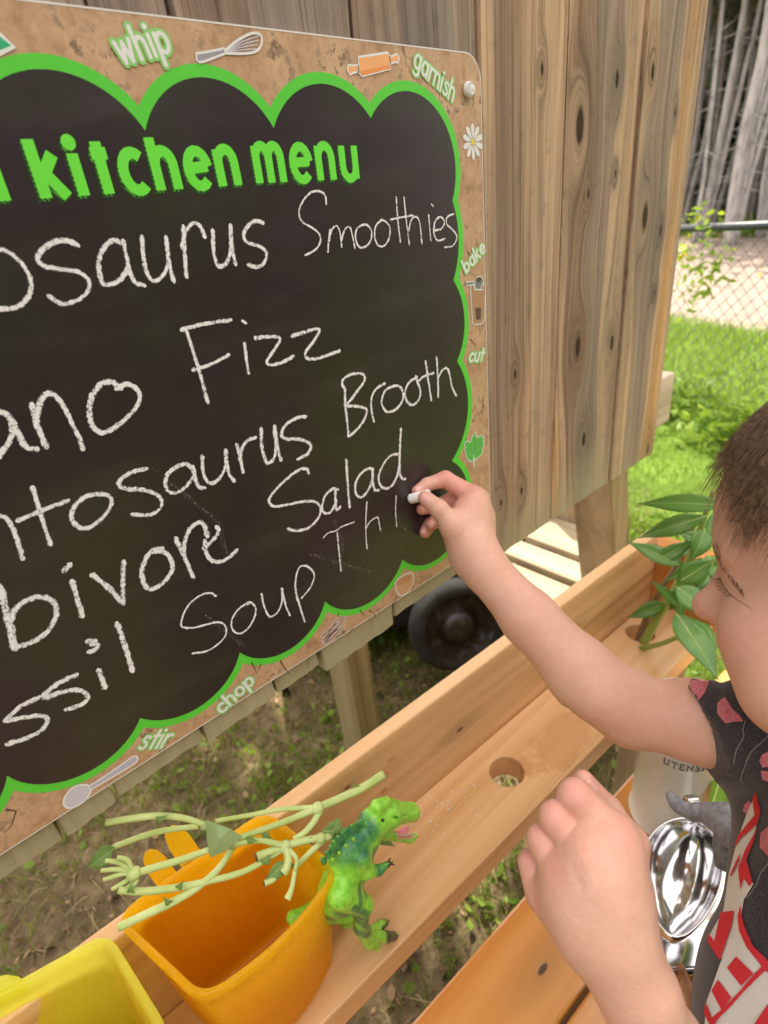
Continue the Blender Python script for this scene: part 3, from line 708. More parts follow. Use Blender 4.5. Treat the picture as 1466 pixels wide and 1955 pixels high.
c = t.mix(t.math('MULTIPLY', t.ramp(sm, [(.5, 0.0), (.8, 1.0)]), .05), c, (.30, .29, .28)); c = t.mix(spm, c, (.6, .6, .6)); t.col(c)
t.set(t.b.inputs['Roughness'], t.ramp(sm, [(.3, .31), (.7, .36)])); M_BLACK = t.m
poly_mesh('green_border', outer, YB - .0002, M_LIME)
poly_mesh('black_panel', inner, YB - .0004, M_BLACK)
# ---- stroke lettering
def arc(cx, cy, rx, ry, a0, a1, n=14): return [(cx + rx * math.cos(R_(a0 + (a1 - a0) * k / n)), cy + ry * math.sin(R_(a0 + (a1 - a0) * k / n))) for k in range(n + 1)]
G = {
 'a': ([arc(.4, .5, .38, .46, 0, 360), [(.8, .98), (.8, 0)]], .98), 'b': ([[(.04, 1.5), (.04, 0)], arc(.44, .5, .38, .46, 0, 360)], 1.0),
 'c': ([arc(.42, .5, .40, .46, 48, 312)], .84), 'd': ([arc(.4, .5, .38, .46, 0, 360), [(.8, 1.5), (.8, 0)]], .98),
 'e': ([[(.06, .52), (.80, .55)] , arc(.42, .5, .40, .46, 6, 318)], .94), 'g': ([arc(.4, .5, .38, .46, 0, 360), [(.8, .98), (.8, -.12)] + arc(.43, -.14, .37, .30, 0, -140)[1:]], .98),
 'h': ([[(.04, 1.5), (.04, 0)], arc(.37, .62, .33, .36, 180, 0) + [(.70, 0)]], .92), 'i': ([[(.06, .98), (.06, 0)], [(.06, 1.36), (.061, 1.37)]], .32),
 'k': ([[(.04, 1.5), (.04, 0)], [(.62, .98), (.08, .42)], [(.24, .56), (.70, 0)]], .86), 'm': ([[(.04, .98), (.04, 0)], arc(.31, .66, .27, .32, 180, 0) + [(.58, 0)], arc(.85, .66, .27, .32, 180, 0) + [(1.12, 0)]], 1.34),
 'n': ([[(.04, .98), (.04, 0)], arc(.37, .62, .33, .36, 180, 0) + [(.70, 0)]], .92), 'o': ([arc(.42, .5, .40, .46, 0, 360)], .98),
 'p': ([[(.04, .98), (.04, -.5)], arc(.44, .5, .38, .46, 0, 360)], 1.0), 'r': ([[(.04, .98), (.04, 0)], arc(.40, .56, .36, .40, 180, 60)], .62),
 's': ([[(.62, .84), (.45, .95), (.22, .94), (.10, .76), (.22, .58), (.48, .47), (.62, .26), (.48, .06), (.22, .03), (.05, .16)]], .76),
 't': ([[(.26, 1.38), (.26, 0)], [(.02, .96), (.54, .96)]], .62), 'u': ([[(.04, .98), (.04, .38)] + arc(.38, .38, .34, .36, 180, 360)[1:] + [(.72, .98)], [(.72, .98), (.72, 0)]], .94),
 'w': ([[(.0, .98), (.27, .02), (.52, .92), (.77, .02), (1.04, .98)]], 1.22),
 'U': ([[(.05, 1.4), (.05, .5)] + arc(.45, .45, .40, .43, 180, 360)[1:] + [(.85, 1.4)], [(-.08, 1.4), (.2, 1.4)], [(.7, 1.4), (.98, 1.4)]], 1.15),
 'T': ([[(.45, 1.4), (.45, 0)], [(0, 1.15), (0, 1.4), (.9, 1.4), (.9, 1.15)], [(.28, 0), (.62, 0)]], 1.1),
 'E': ([[(.1, 1.4), (.1, 0)], [(-.05, 1.4), (.78, 1.4), (.78, 1.15)], [(.1, .72), (.55, .72)], [(-.05, 0), (.8, 0), (.8, .25)]], 1.05),
 'N': ([[(.05, 0), (.05, 1.4), (.9, 0), (.9, 1.4)], [(-.1, 0), (.2, 0)], [(.75, 1.4), (1.05, 1.4)], [(-.1, 1.4), (.05, 1.4)]], 1.2),
 'S': ([[(.75, 1.05), (.7, 1.32), (.4, 1.42), (.12, 1.25), (.1, 1.0), (.4, .76), (.7, .55), (.76, .28), (.55, .02), (.25, .0), (.05, .18), (.02, .4)]], 1.0),
 'I': ([[(.2, 1.4), (.2, 0)], [(.0, 1.4), (.4, 1.4)], [(0, 0), (.4, 0)]], .6), 'L': ([[(.1, 1.4), (.1, 0)], [(-.05, 0), (.75, 0), (.75, .28)], [(-.08, 1.4), (.28, 1.4)]], .95)}
def layout(txt, track=.14):
    x = 0; out = []
    for ch in txt:
        if ch == ' ': x += .5; continue
        st, adv = G[ch]; out.append((ch, [[(x + a, b) for a, b in s] for s in st])); x += adv + track
    return out, x - track
def word(name, txt, p0, p1, wgt, mat, under=None, hscale=1.0, slant=0.0, y=None, track=.14, cap=True, parent=board, shift=(0, 0), asc=1.0):
    y = YB - .0007 if y is None else y
    a, b = bp(*p0), bp(*p1); L, W = layout(txt, track); s = np.linalg.norm(b - a) / W; d = (b - a) / np.linalg.norm(b - a); u = np.array([-d[1], d[0]])
    if u[1] < 0 and abs(d[0]) > abs(d[1]): u = -u
    hs = hscale
    def tr(p):
        p = (p[0], p[1] if p[1] < 1.1 else 1 + (p[1] - 1) * asc); return a + np.array(shift) + d * (p[0] + slant * p[1]) * s + u * p[1] * s * hs
    if under:
        A = Acc()
        for ch, sts in L:
            for st in sts:
                for s3 in ([st] if not 2 < len(st) <= 5 else [[st[i], st[i + 1]] for i in range(len(st) - 1)]): A_n = len(A.v); ribbon([tr(p) for p in s3], wgt * s * under[1], y + .0001 - A_n * 2e-8, False, A, True, dy=3e-8)
        A.build('letter_outline', under[0], parent)
    for ch, sts in L:
        A = Acc(); s2 = []
        for st in sts: s2 += [st] if not 2 < len(st) <= 5 else [[st[i], st[i + 1]] for i in range(len(st) - 1)]
        for q, st in enumerate(s2):
            dot = ch == 'i' and q == 1
            ribbon([tr(p) for p in st], wgt * s * (1.25 if dot else 1), y - q * 8e-6, False, A, cap or dot, dy=3e-7)
        o = A.build('letter', mat, parent)
M_WHITE = flat_mat('white_print', (.82, .82, .82), .4); M_GLOW = flat_mat('green_outline_print', (.30, .66, .20), .4)
word('whip', 'whip', (234, 123), (331, 99), .26, M_WHITE, (M_GLOW, 2.3), 1.15)
word('garnish', 'garnish', (788, 127), (864, 197), .22, M_WHITE, (M_GLOW, 2.2), 1.25)
word('bake', 'bake', (889, 522), (927, 478), .24, M_WHITE, (M_GLOW, 2.2), 1.0)
word('cut', 'cut', (894, 691), (921, 689), .26, M_WHITE, (M_GLOW, 2.2), 1.0, .2)
word('chop', 'chop', (423, 1362), (488, 1300), .24, M_WHITE, (M_GLOW, 2.2), 1.1)
word('stir', 'stir', (262, 1430), (318, 1425), .24, M_WHITE, (M_GLOW, 2.2), 1.25, .25)
t = NT('hatched_green_shadow', .5, .3); q = t.n('TexWave'); q.wave_type = 'BANDS'; q.bands_direction = 'DIAGONAL'; q.inputs['Scale'].default_value = 260; t.set(q.inputs['Vector'], t.co())
t.col(t.ramp(q.outputs['Fac'], [(.72, (.012, .05, .010)), (.80, (.13, .50, .06))])); M_HATCH = t.m
def title(txt, p0, p1, W=.0056, hs=1.0, **k):
    a, b = bp(*p0), bp(*p1); L, Wd = layout(txt, .30); s = np.linalg.norm(b - a) / Wd
    word('t', txt, p0, p1, W / s, flat_mat('dark_green_print', (.02, .09, .015), .4), None, hs, 0, YB - .00045, .30, False, shift=(-.0013, -.0016), asc=.62)
    word('t', txt, p0, p1, W * .86 / s, M_HATCH, None, hs, 0, YB - .00052, .30, False, shift=(-.0010, -.0012), asc=.62)
    word('t', txt, p0, p1, W / s, flat_mat('bright_green_print', (.17, .82, .07), .4), None, hs, 0, YB - .00065, .30, False, asc=.62)
title('kitchen', (86, 379), (464, 353), .0060, 1.22)
title('menu', (494, 350), (688, 341), .0058, 1.22)
title('d', (-52, 388), (22, 383), .0062, 1.22)
# ---- chalk writing
t = NT('white_chalk', .95, .05); uvn = t.n('TexCoord').outputs['UV']; U = t.xyz(uvn)
e = t.math('ABSOLUTE', t.math('MULTIPLY_ADD', U[1], 2.0, -1.0))
nn = t.noise(t.co(), 1500, 3, .8); n2 = t.noise(t.co(), 420, 2, .6)
v = t.math('ADD', t.math('MULTIPLY', nn, .62), t.math('MULTIPLY', n2, .38))
thr = t.math('MULTIPLY_ADD', t.math('POWER', e, 2.5), .26, .395)
al = t.ramp(t.math('SUBTRACT', v, thr), [(.0, 0.0), (.05, 1.0)])
t.col((.88, .88, .90)); t.set(t.b.inputs['Alpha'], al); M_CHALK = t.m
CH = []
def Zs(ox, oy, sc, *strokes): return [[(ox + x / sc, oy + y / sc) for x, y in s] for s in strokes]
W = {}
W['osaurus'] = [[(-30, 470), (-8, 474), (20, 484), (42, 505), (57, 530), (58, 556), (45, 577), (25, 588), (-15, 591)]] + Zs(0, 0, 2,
 [(290, 935), (250, 917), (200, 927), (155, 960), (145, 995), (175, 1018), (230, 1028), (290, 1036), (330, 1060), (340, 1095), (315, 1132), (270, 1155), (232, 1160), (190, 1133)],
 [(465, 930), (432, 918), (400, 940), (378, 985), (376, 1030), (390, 1080), (420, 1085), (455, 1070), (485, 1030)], [(470, 925), (482, 980), (495, 1040), (515, 1078), (545, 1090)],
 [(540, 910), (545, 970), (555, 1030), (575, 1068), (600, 1070), (630, 1035), (640, 990), (635, 935)], [(633, 910), (643, 1000), (660, 1070)],
 [(698, 870), (703, 960), (710, 1052)], [(693, 940), (705, 890), (730, 855), (758, 858), (778, 900)],
 [(810, 885), (812, 940), (822, 1000), (838, 1018), (862, 1005), (877, 960), (880, 900)], [(878, 865), (882, 940), (896, 1005)],
 [(998, 850), (970, 845), (940, 868), (927, 905), (948, 928), (990, 942), (1015, 965), (1008, 1000), (983, 1020), (950, 1013)])
W['Smoothies'] = Zs(0, 0, 2, [(1243, 778), (1238, 745), (1213, 730), (1180, 738), (1150, 775), (1139, 815), (1152, 848), (1190, 870), (1217, 895), (1220, 925), (1200, 955), (1165, 973)],
 [(1250, 960), (1252, 920), (1258, 880)], [(1254, 920), (1266, 875), (1285, 864), (1297, 895), (1302, 940)], [(1300, 920), (1315, 875), (1333, 868), (1343, 900), (1352, 945)]) + \
 [[(692, 429), (681, 436), (677, 452), (683, 470), (694, 472), (706, 460), (708, 442), (700, 430), (692, 429)], [(727, 420), (716, 432), (714, 452), (720, 468), (731, 470), (741, 456), (743, 436), (736, 424), (727, 420)],
  [(755, 378), (758, 420), (763, 461)], [(745, 419), (765, 415), (787, 411)], [(770, 378), (774, 420), (780, 466)], [(779, 440), (784, 420), (793, 414), (800, 426), (804, 464)], [(817, 412), (819, 435), (821, 459)], [(823, 391), (825, 393)],
  [(828, 440), (841, 437), (847, 424), (839, 414), (829, 424), (827, 445), (834, 459), (847, 456)], [(864, 409), (853, 414), (851, 427), (864, 440), (871, 453), (863, 469), (848, 472)]]
W['ano'] = Zs(0, 550, 2, [(-30, 470), (0, 472), (30, 488), (46, 525), (45, 560), (25, 600), (-5, 638)], [(50, 510), (70, 560), (98, 605), (132, 614)],
 [(122, 450), (140, 520), (172, 600)], [(138, 520), (150, 440), (180, 403), (215, 415), (250, 465), (280, 530), (300, 570), (313, 608)],
 [(455, 378), (430, 360), (390, 362), (355, 400), (340, 450), (345, 510), (368, 545), (400, 550), (445, 525), (490, 487), (525, 442), (532, 410), (515, 380), (480, 366), (447, 380)])
W['Fizz'] = Zs(0, 550, 2, [(695, 158), (760, 140), (875, 122)], [(710, 165), (735, 240), (760, 320), (790, 432)], [(738, 312), (800, 292), (868, 257)], [(932, 215), (938, 270), (946, 320)], [(928, 128), (932, 131)],
 [(975, 190), (1040, 185), (1066, 195), (1045, 235), (1017, 278), (1028, 293), (1070, 285), (1115, 262)], [(1115, 182), (1170, 165), (1217, 155), (1200, 195), (1165, 243), (1168, 266), (1200, 270), (1250, 255), (1291, 240)])
W['ntosaurus'] = Zs(0, 550, 2, [(-20, 862), (0, 868), (30, 885), (58, 940), (84, 1028)], [(125, 765), (150, 850), (190, 973)], [(72, 884), (150, 850), (253, 812)],
 [(360, 786), (315, 800), (278, 840), (273, 880), (297, 910), (332, 914), (375, 890), (410, 850), (425, 815), (410, 790), (375, 785)],
 [(552, 690), (510, 700), (462, 725), (452, 750), (480, 765), (550, 770), (600, 790), (615, 820), (600, 850), (560, 866), (508, 862)],
 [(737, 695), (710, 672), (672, 682), (637, 710), (630, 750), (642, 775), (672, 780), (710, 755), (738, 715)], [(735, 685), (745, 730), (758, 758), (775, 762)],
 [(770, 645), (772, 690), (785, 732), (810, 744), (840, 720), (858, 680), (860, 630)], [(860, 622), (870, 700), (890, 733)], [(903, 600), (915, 650), (925, 698)], [(913, 650), (925, 603), (945, 580), (970, 571)],
 [(995, 540), (995, 590), (1005, 640), (1020, 667), (1042, 650), (1052, 605), (1045, 550)], [(1047, 530), (1055, 600), (1070, 653)], [(1162, 490), (1130, 496), (1090, 520), (1072, 558), (1085, 574), (1130, 576), (1168, 585), (1184, 602), (1172, 632), (1137, 650)])
W['Brooth'] = Zs(630, 660, 5.43, [(148, 455), (150, 600), (170, 780), (185, 930)], [(140, 440), (118, 400), (130, 350), (200, 300), (300, 285), (350, 310), (345, 370), (290, 450), (200, 570), (165, 620), (240, 625), (340, 640), (375, 680), (340, 780), (260, 880), (195, 930)],
 [(555, 395), (490, 430), (440, 490), (420, 580), (425, 680), (445, 775)], [(650, 418), (580, 450), (535, 530), (530, 610), (570, 675), (630, 680), (700, 635), (745, 560), (750, 480), (710, 420), (650, 418)],
 [(890, 330), (820, 370), (780, 440), (770, 520), (800, 590), (850, 612), (905, 570), (930, 500), (920, 430), (895, 370)], [(885, 320), (905, 365), (960, 320), (1060, 285)], [(985, 165), (1010, 350), (1042, 555)], [(1098, 130), (1110, 330), (1115, 520)], [(1115, 330), (1150, 260), (1200, 230), (1230, 290), (1260, 430), (1298, 512)])
W['bivore'] = Zs(0, 960, 3.119, [(5, 515), (45, 660), (80, 790), (90, 860)], [(60, 780), (62, 700), (90, 630), (150, 580), (230, 558), (300, 575), (332, 620), (325, 690), (280, 760), (200, 820), (90, 858)], [(-4, 500), (30, 640), (60, 760), (75, 850)],
 [(430, 470), (455, 560), (487, 665)], [(385, 395), (408, 372)], [(552, 430), (640, 500), (725, 590)], [(732, 355), (728, 470), (730, 590)],
 [(955, 270), (900, 285), (855, 350), (840, 420), (860, 490), (900, 510), (960, 480), (1010, 420), (1025, 370), (1000, 310), (950, 285), (905, 290)],
 [(1045, 215), (1090, 310), (1145, 435)], [(1090, 300), (1100, 210), (1140, 140), (1200, 115), (1230, 190)], [(1290, 145), (1300, 165), (1270, 215), (1215, 262)], [(1218, 230), (1225, 300), (1265, 345), (1320, 345), (1370, 315), (1402, 285)])
W['Salad'] = Zs(490, 800, 4.729, [(460, 480), (445, 450), (395, 450), (310, 500), (210, 590), (130, 680), (105, 740), (150, 785), (250, 775), (400, 745), (500, 740), (560, 775), (570, 840), (520, 930), (440, 990), (340, 1005), (285, 990)],
 [(720, 635), (680, 628), (620, 680), (585, 770), (595, 835), (640, 850), (680, 810), (710, 740)], [(705, 650), (705, 740), (715, 820), (742, 795)], [(802, 375), (815, 580), (832, 785)],
 [(1040, 450), (990, 448), (920, 510), (885, 590), (890, 670), (930, 705), (980, 670), (1020, 600), (1045, 510)], [(1040, 455), (1040, 560), (1055, 630), (1090, 640)], [(1275, 315), (1200, 330), (1130, 420), (1095, 520), (1115, 600), (1165, 625), (1220, 590), (1265, 500), (1280, 400)], [(1295, 95), (1285, 300), (1285, 470), (1300, 530), (1330, 540)])
W['Thl'] = Zs(490, 800, 4.729, [(600, 1065), (640, 1025), (710, 1005), (760, 970), (868, 930)], [(722, 1030), (735, 1180), (755, 1365)], [(988, 750), (980, 900), (980, 1050), (990, 1165)], [(985, 975), (1020, 920), (1082, 885), (1100, 940), (1110, 1000)], [(1252, 695), (1248, 830), (1258, 965)])
W['ssil'] = Zs(0, 1060, 2.3645, [(165, 643), (90, 680), (35, 730), (30, 745), (110, 728), (185, 722), (212, 745), (180, 790), (110, 825), (40, 845)], [(335, 540), (270, 570), (210, 615), (205, 640), (270, 615), (340, 605), (385, 620), (390, 650), (355, 675), (305, 690)],
 [(445, 520), (470, 590)], [(400, 385), (430, 385), (410, 400), (438, 402), (425, 425), (408, 430)], [(528, 310), (560, 400), (595, 515)])
W['Soup'] = Zs(0, 1060, 2.3645, [(970, 180), (945, 168), (900, 180), (850, 220), (820, 280), (820, 320), (870, 325), (930, 310), (985, 300), (1015, 320), (1015, 360), (980, 400), (930, 430), (870, 440)],
 [(1125, 215), (1080, 235), (1045, 285), (1045, 330), (1075, 352), (1115, 330), (1145, 280), (1150, 235), (1125, 210), (1100, 222)], [(1178, 175), (1190, 230), (1215, 275), (1250, 255), (1270, 205), (1268, 150)], [(1270, 150), (1285, 220), (1305, 268)], [(1328, 140), (1345, 210), (1372, 295)], [(1338, 200), (1330, 130), (1340, 70), (1360, 45), (1395, 55), (1415, 90), (1400, 140), (1360, 190)])
cw_ = {'osaurus': .0040, 'ano': .0050, 'Smoothies': .0029, 'Fizz': .0040, 'ntosaurus': .0044, 'Brooth': .0038, 'bivore': .0052, 'Salad': .0042, 'Thl': .0028, 'ssil': .0056, 'Soup': .0036}
lay = 0
for wname, sts in W.items():
    for st in sts:
        A = Acc(); uv = []; lay += 1
        q = [bp(*p) for p in smoothpts(st, 5)] if len(st) > 2 else [bp(*p) for p in st]
        if len(st) == 2: q = [q[0] + (q[1] - q[0]) * k / 4 for k in range(5)]
        wd = cw_[wname] * np.array([1, random.uniform(.75, 1.0), random.uniform(.8, 1.1), random.uniform(.7, 1.0), 1.0]) * (.8 if wname in ('Smoothies', 'Thl', 'Soup') else 1)
        ribbon(q, wd, YB - .00075 - lay * 3e-6, False, A, True, uv, 5e-8)
        v = np.array(A.v) - rootloc(board); o = mesh('chalk_stroke', v, A.f, M_CHALK, None, False, None, uv); o.parent = board
# chalk dust smudges
t = NT('chalk_smudge', .95, .05); t.col((.7, .68, .68)); nn = t.noise(t.co(), 900, 4, .8); U = t.xyz(t.n('TexCoord').outputs['UV'])
e = t.math('ABSOLUTE', t.math('MULTIPLY_ADD', U[1], 2.0, -1.0)); t.set(t.b.inputs['Alpha'], t.ramp(t.math('SUBTRACT', nn, t.math('MULTIPLY_ADD', e, .2, .56)), [(0, 0.0), (.06, .75)])); M_SMUDGE = t.m
for k, (pts, w_) in enumerate([([(712, 1058), (722, 1054), (732, 1056)], .008), ([(757, 1040), (765, 1052), (772, 1056)], .008), ([(396, 1005), (402, 1020), (408, 1030)], .006), ([(724, 1000), (724, 1010), (728, 1015)], .007), ([(760, 990), (765, 1004), (772, 1010)], .008), ([(698, 945), (703, 952)], .005), ([(640, 1000), (655, 1040), (650, 1075)], .014), ([(300, 900), (420, 1000), (430, 1050)], .012), ([(400, 1180), (460, 1230)], .012), ([(600, 1060), (700, 1090)], .014)]):
    A = Acc(); uv = []; ribbon([bp(*p) for p in pts], w_, YB - .00072 - k * 1e-6, False, A, True, uv, 5e-8); v = np.array(A.v) - rootloc(board); o = mesh('chalk_smudge', v, A.f, M_SMUDGE, None, False, None, uv); o.parent = board
# ---- printed pictures
def pm(name, pts, mat, lvl=1, outline=0.0, omat=None, px=True):
    q = [bp(*p) for p in pts] if px else pts
    o = poly_mesh(name, q, YB - .0005 - lvl * .00004, mat)
    if outline:
        A = Acc(); ribbon(np.array(q), outline, YB - .0005 - lvl * .00004 - .00002, True, A, dy=0); A.build('white_outline', omat or M_WHITE, board)
    return o
def z8(pts, ox, oy, s): return [(ox + a / s, oy + b / s) for a, b in pts]
M_GREY = flat_mat('grey_print', (.36, .34, .40), .4); M_LGREY = flat_mat('pale_print', (.62, .60, .70), .4)
pm('whisk_handle', z8([(1095, 300), (1098, 335), (1112, 350), (1140, 346), (1245, 306), (1258, 300), (1252, 268), (1235, 276), (1150, 293)], 0, 0, 2.932), M_GREY, 1, .0012)
wl_ = smoothpts(z8([(1258, 285), (1320, 232), (1400, 190), (1450, 193), (1463, 232), (1440, 282), (1380, 300), (1262, 300)], 0, 0, 2.932), 5)
A = Acc(); ribbon([bp(*p) for p in wl_], .0014, YB - .0006, False, A)
A2 = Acc()
for k in range(4):
    e = z8([(1262, 288 + 2 * k), (1340, 240 + k * 14), (1445 - 4 * k, 203 + k * 24)], 0, 0, 2.932); ribbon([bp(*p) for p in smoothpts(e, 5)], .0006, YB - .00055 - k * 1e-5, False, A2)
A2.build('whisk_wire', M_LGREY, board); A.build('whisk_outline', M_WHITE, board)
M_ORP = flat_mat('orange_print', (.86, .32, .10), .4); M_ORL = flat_mat('light_orange_print', (.92, .45, .20), .4)
pm('rolling_pin', z8([(60, 196), (160, 181), (167, 190), (170, 236), (72, 262), (60, 250)], 650, 0, 1.797), M_ORL, 1, .0014)
pm('rolling_pin_shade', z8([(64, 246), (168, 222), (170, 236), (72, 261)], 650, 0, 1.797), M_ORP, 2)
pm('pin_handle', z8([(58, 222), (40, 226), (26, 222), (22, 240), (30, 258), (44, 250), (62, 248)], 650, 0, 1.797), M_ORL, 1, .0012)
pm('pin_handle', z8([(167, 196), (182, 190), (192, 185), (200, 198), (196, 216), (184, 214), (170, 222)], 650, 0, 1.797), M_ORL, 1, .0012)
fc = bp(902, 271); fr = abs(bp(902, 235)[1] - fc[1]); A = Acc()
for k in range(10):
    a = 2 * math.pi * (k + .5) / 10; d = np.array([math.cos(a), math.sin(a)]); n_ = np.array([-d[1], d[0]]); pet = [fc + d * fr * .12]
    for s, w_ in ((.45, .13), (.75, .17), (.93, .11)): pet.append(fc + d * fr * s + n_ * fr * w_)
    pet.append(fc + d * fr)
    for s, w_ in ((.93, .11), (.75, .17), (.45, .13)): pet.append(fc + d * fr * s - n_ * fr * w_)
    poly_mesh('petal', pet, YB - .0005 - k * 4e-6, M_WHITE)
poly_mesh('flower_eye', [fc + fr * .18 * np.array([math.cos(a), math.sin(a)]) for a in np.linspace(0, 6.28, 14)[:-1]], YB - .0006, flat_mat('yellow_print', (.8, .68, .08), .4))
M_LEAFP = flat_mat('leaf_print', (.13, .50, .10), .4)
lp = [(235, 1595), (250, 1640), (268, 1632), (285, 1618), (290, 1640), (306, 1628), (300, 1665), (306, 1700), (290, 1730), (292, 1770), (262, 1800), (240, 1815), (226, 1818), (205, 1835), (175, 1820), (162, 1790), (150, 1745), (155, 1715), (146, 1690), (165, 1672), (172, 1665), (195, 1680), (205, 1660), (210, 1630), (222, 1625)]
pm('maple_leaf', z8(lp, 850, 440, 4.155), M_LEAFP, 1, .0011)
A = Acc(); ribbon([bp(*p) for p in z8([(222, 1780), (224, 1820), (222, 1872)], 850, 440, 4.155)], .0016, YB - .00058, False, A); ribbon([bp(*p) for p in z8([(222, 1800), (232, 1640)], 850, 440, 4.155)], .0005, YB - .00060, False, A, m=1)
for a_, b_ in (((224, 1740), (275, 1690)), ((224, 1770), (180, 1720)), ((223, 1785), (265, 1760))): ribbon([bp(*p) for p in z8([a_, b_], 850, 440, 4.155)], .0004, YB - .00061, False, A, m=1)
A.build('leaf_stem', [M_WHITE, flat_mat('dark_leaf_print', (.04, .25, .08), .4)], board)
M_JAR = flat_mat('jar_print', (.45, .27, .15), .4); M_TEAL = flat_mat('steel_print', (.18, .24, .24), .4); M_DKB = flat_mat('dark_brown_print', (.12, .075, .045), .4)
pm('flask_body', z8([(195, 430), (225, 430), (232, 470), (295, 470), (300, 420), (318, 420), (310, 700), (285, 740), (235, 748), (212, 735)], 850, 440, 4.155), M_JAR, 1, .0011)
pm('flask_window', z8([(232, 612), (282, 612), (278, 700), (255, 712), (240, 700)], 850, 440, 4.155), M_DKB, 2)
pm('flask_neck', z8([(228, 420), (240, 372), (275, 362), (295, 385), (298, 410), (270, 468), (235, 465)], 850, 440, 4.155), M_TEAL, 2, .0008)
pm('flask_cup', z8([(238, 385), (265, 370), (288, 385), (270, 410), (245, 408)], 850, 440, 4.155), M_DKB, 3)
pm('flask_handle', z8([(160, 412), (225, 402), (225, 425), (165, 440)], 850, 440, 4.155), M_TEAL, 3, .0009)
M_POT = flat_mat('clay_print', (.55, .28, .15), .4)
pm('clay_cup', z8([(575, 225), (600, 190), (660, 152), (715, 142), (730, 170), (722, 225), (690, 295), (640, 330), (605, 325), (585, 290)], 620, 1060, 4.31), M_ORP if 0 else flat_mat('clay_light_print', (.66, .38, .22), .4), 1, .0014)
pm('clay_cup_mouth', z8([(582, 240), (600, 205), (650, 170), (705, 158), (720, 165), (690, 205), (640, 235), (600, 250)], 620, 1060, 4.31), M_POT, 2)
M_TW = flat_mat('twig_print', (.20, .10, .08), .4); A = Acc(); A2 = Acc()
for k, (a_, b_) in enumerate([((-2, 690), (100, 525)), ((5, 712), (165, 512)), ((-15, 700), (115, 575)), ((10, 722), (150, 590)), ((-25, 665), (95, 560)), ((0, 680), (120, 600)), ((-10, 720), (60, 640))]):
    q = [bp(*p) for p in z8([a_, b_], 620, 1060, 4.31)]; ribbon(q, .0030, YB - .00052 - k * 2e-6, False, A2); ribbon(q, .0017, YB - .00056 - k * 4e-6, False, A)
A2.build('twig_outline', M_WHITE, board); A.build('twig', M_TW, board)
sp_ = smoothpts(z8([(118, 640), (130, 570), (190, 490), (270, 443), (350, 437), (400, 455), (410, 500), (370, 580), (290, 650), (200, 685), (145, 678)], 100, 1420, 5.638), 4, True)
pm('spoon_bowl', sp_, M_LGREY, 1, .0014)
pm('spoon_handle', z8([(395, 450), (600, 315), (760, 205), (860, 130), (905, 128), (918, 165), (890, 205), (760, 285), (600, 380), (412, 490)], 100, 1420, 5.638), flat_mat('spoon_grey_print', (.50, .50, .60), .4), 2, .0013)
pm('green_corner', [(-40, 40), (-5, 62), (26, 90), (-5, 104), (-40, 112)], flat_mat('emerald_print', (.04, .45, .22), .4), 1, .002)
A = Acc()      # printed cracks in the soil border
for pts in ([(687, 1164), (692, 1172), (697, 1176)], [(705, 1166), (712, 1168), (718, 1181)], [(646, 1170), (644, 1178)], [(535, 1262), (545, 1278), (556, 1290)], [(590, 1255), (586, 1275)], [(672, 1200), (668, 1212)], [(757, 1140), (752, 1154)], [(12, 1545), (30, 1548), (22, 1575), (8, 1590)], [(476, 1290), (480, 1310)], [(480, 1265), (490, 1285)], [(498, 1268), (492, 1282)], [(922, 760), (921, 785), (905, 795)], [(898, 648), (908, 660)], [(892, 480), (905, 500)]):
    ribbon([bp(*p) for p in pts], [.0014, .0009, .0004], YB - .0003, False, A)
A.build('printed_crack', flat_mat('crack_print', (.14, .075, .045), .5), board)
# screw cap
c = onY(892, 172, YB - .001); v, f = lathe(c, [(0.0052, 0), (.0058, .001), (.0057, .003), (.0050, .0045), (.0048, .0043), (.0040, .0055), (.0038, .0052), (.0022, .0060), (0, .0061)], 28, (0, -1, 0))
t = NT('white_plastic', .35, .4); t.col((.80, .79, .77)); M_PL = t.m
o = mesh('screw_cap', v, f, M_PL, board, True)
# ================================================================== trough shelf in front of the panel
su = np.array([1, -.048, 0]); su /= np.linalg.norm(su); sv = np.array([.048, 1, 0]); sv /= np.linalg.norm(sv); sO = np.array([.319, .2585, 0])
def S(u, v, z): return sO + su * u + sv * v + np.array([0, 0, ZC + z])
SZ = -.66
PINE = ((0.74, 0.46, 0.235), (0.62, 0.355, 0.155), (0.36, 0.18, 0.07))
trough = thing('trough_shelf', 'light wooden trough shelf with round holes below the chalkboard', 'shelf', S(0, .06, SZ))
def shelf_local(p): d = np.array(p) - S(0, 0, 0); return d @ su, d @ sv
# floor plank with real round holes
hl = [shelf_local(onZ(967, 1472, ZC + SZ)), shelf_local(onZ(1092, 1330, ZC + SZ)), shelf_local(onZ(1222, 1208, ZC + SZ)), (-.62, .055)]
hr = .0225
W_FLOOR = wood('pine_floor', PINE, 'X', 95, 6, [(.52, .30, .004)], .42, .4, .5, None, 1.5, .12, .05, .15, 'Y')
tt = NT.__new__(NT); tt.m = W_FLOOR; tt.t = W_FLOOR.node_tree; tt.b = tt.t.nodes['Principled BSDF']; src = tt.b.inputs['Base Color'].links[0].from_socket
P = tt.co(); wn_ = tt.noise(P, 22, 4, .6)
wc = onZ(1065, 1420, ZC + SZ); wc = wc - np.array(S(0, .06, SZ))
dx = tt.vecd = None
V = tt.n('VectorMath', p_operation='DISTANCE'); tt.set(V.inputs[0], tt.map(P, (.55, 1.2, 1))); V.inputs[1].default_value = (wc[0] * .55, wc[1] * 1.2, 0)
wet = tt.ramp(tt.math('ADD', V.outputs['Value'], tt.math('MULTIPLY', tt.math('SUBTRACT', wn_, .5), .07)), [(.034, 1.0), (.036, 0.0)])
tt.col(tt.mix(tt.math('MULTIPLY', wet, .6), src, (.50, .235, .085)))
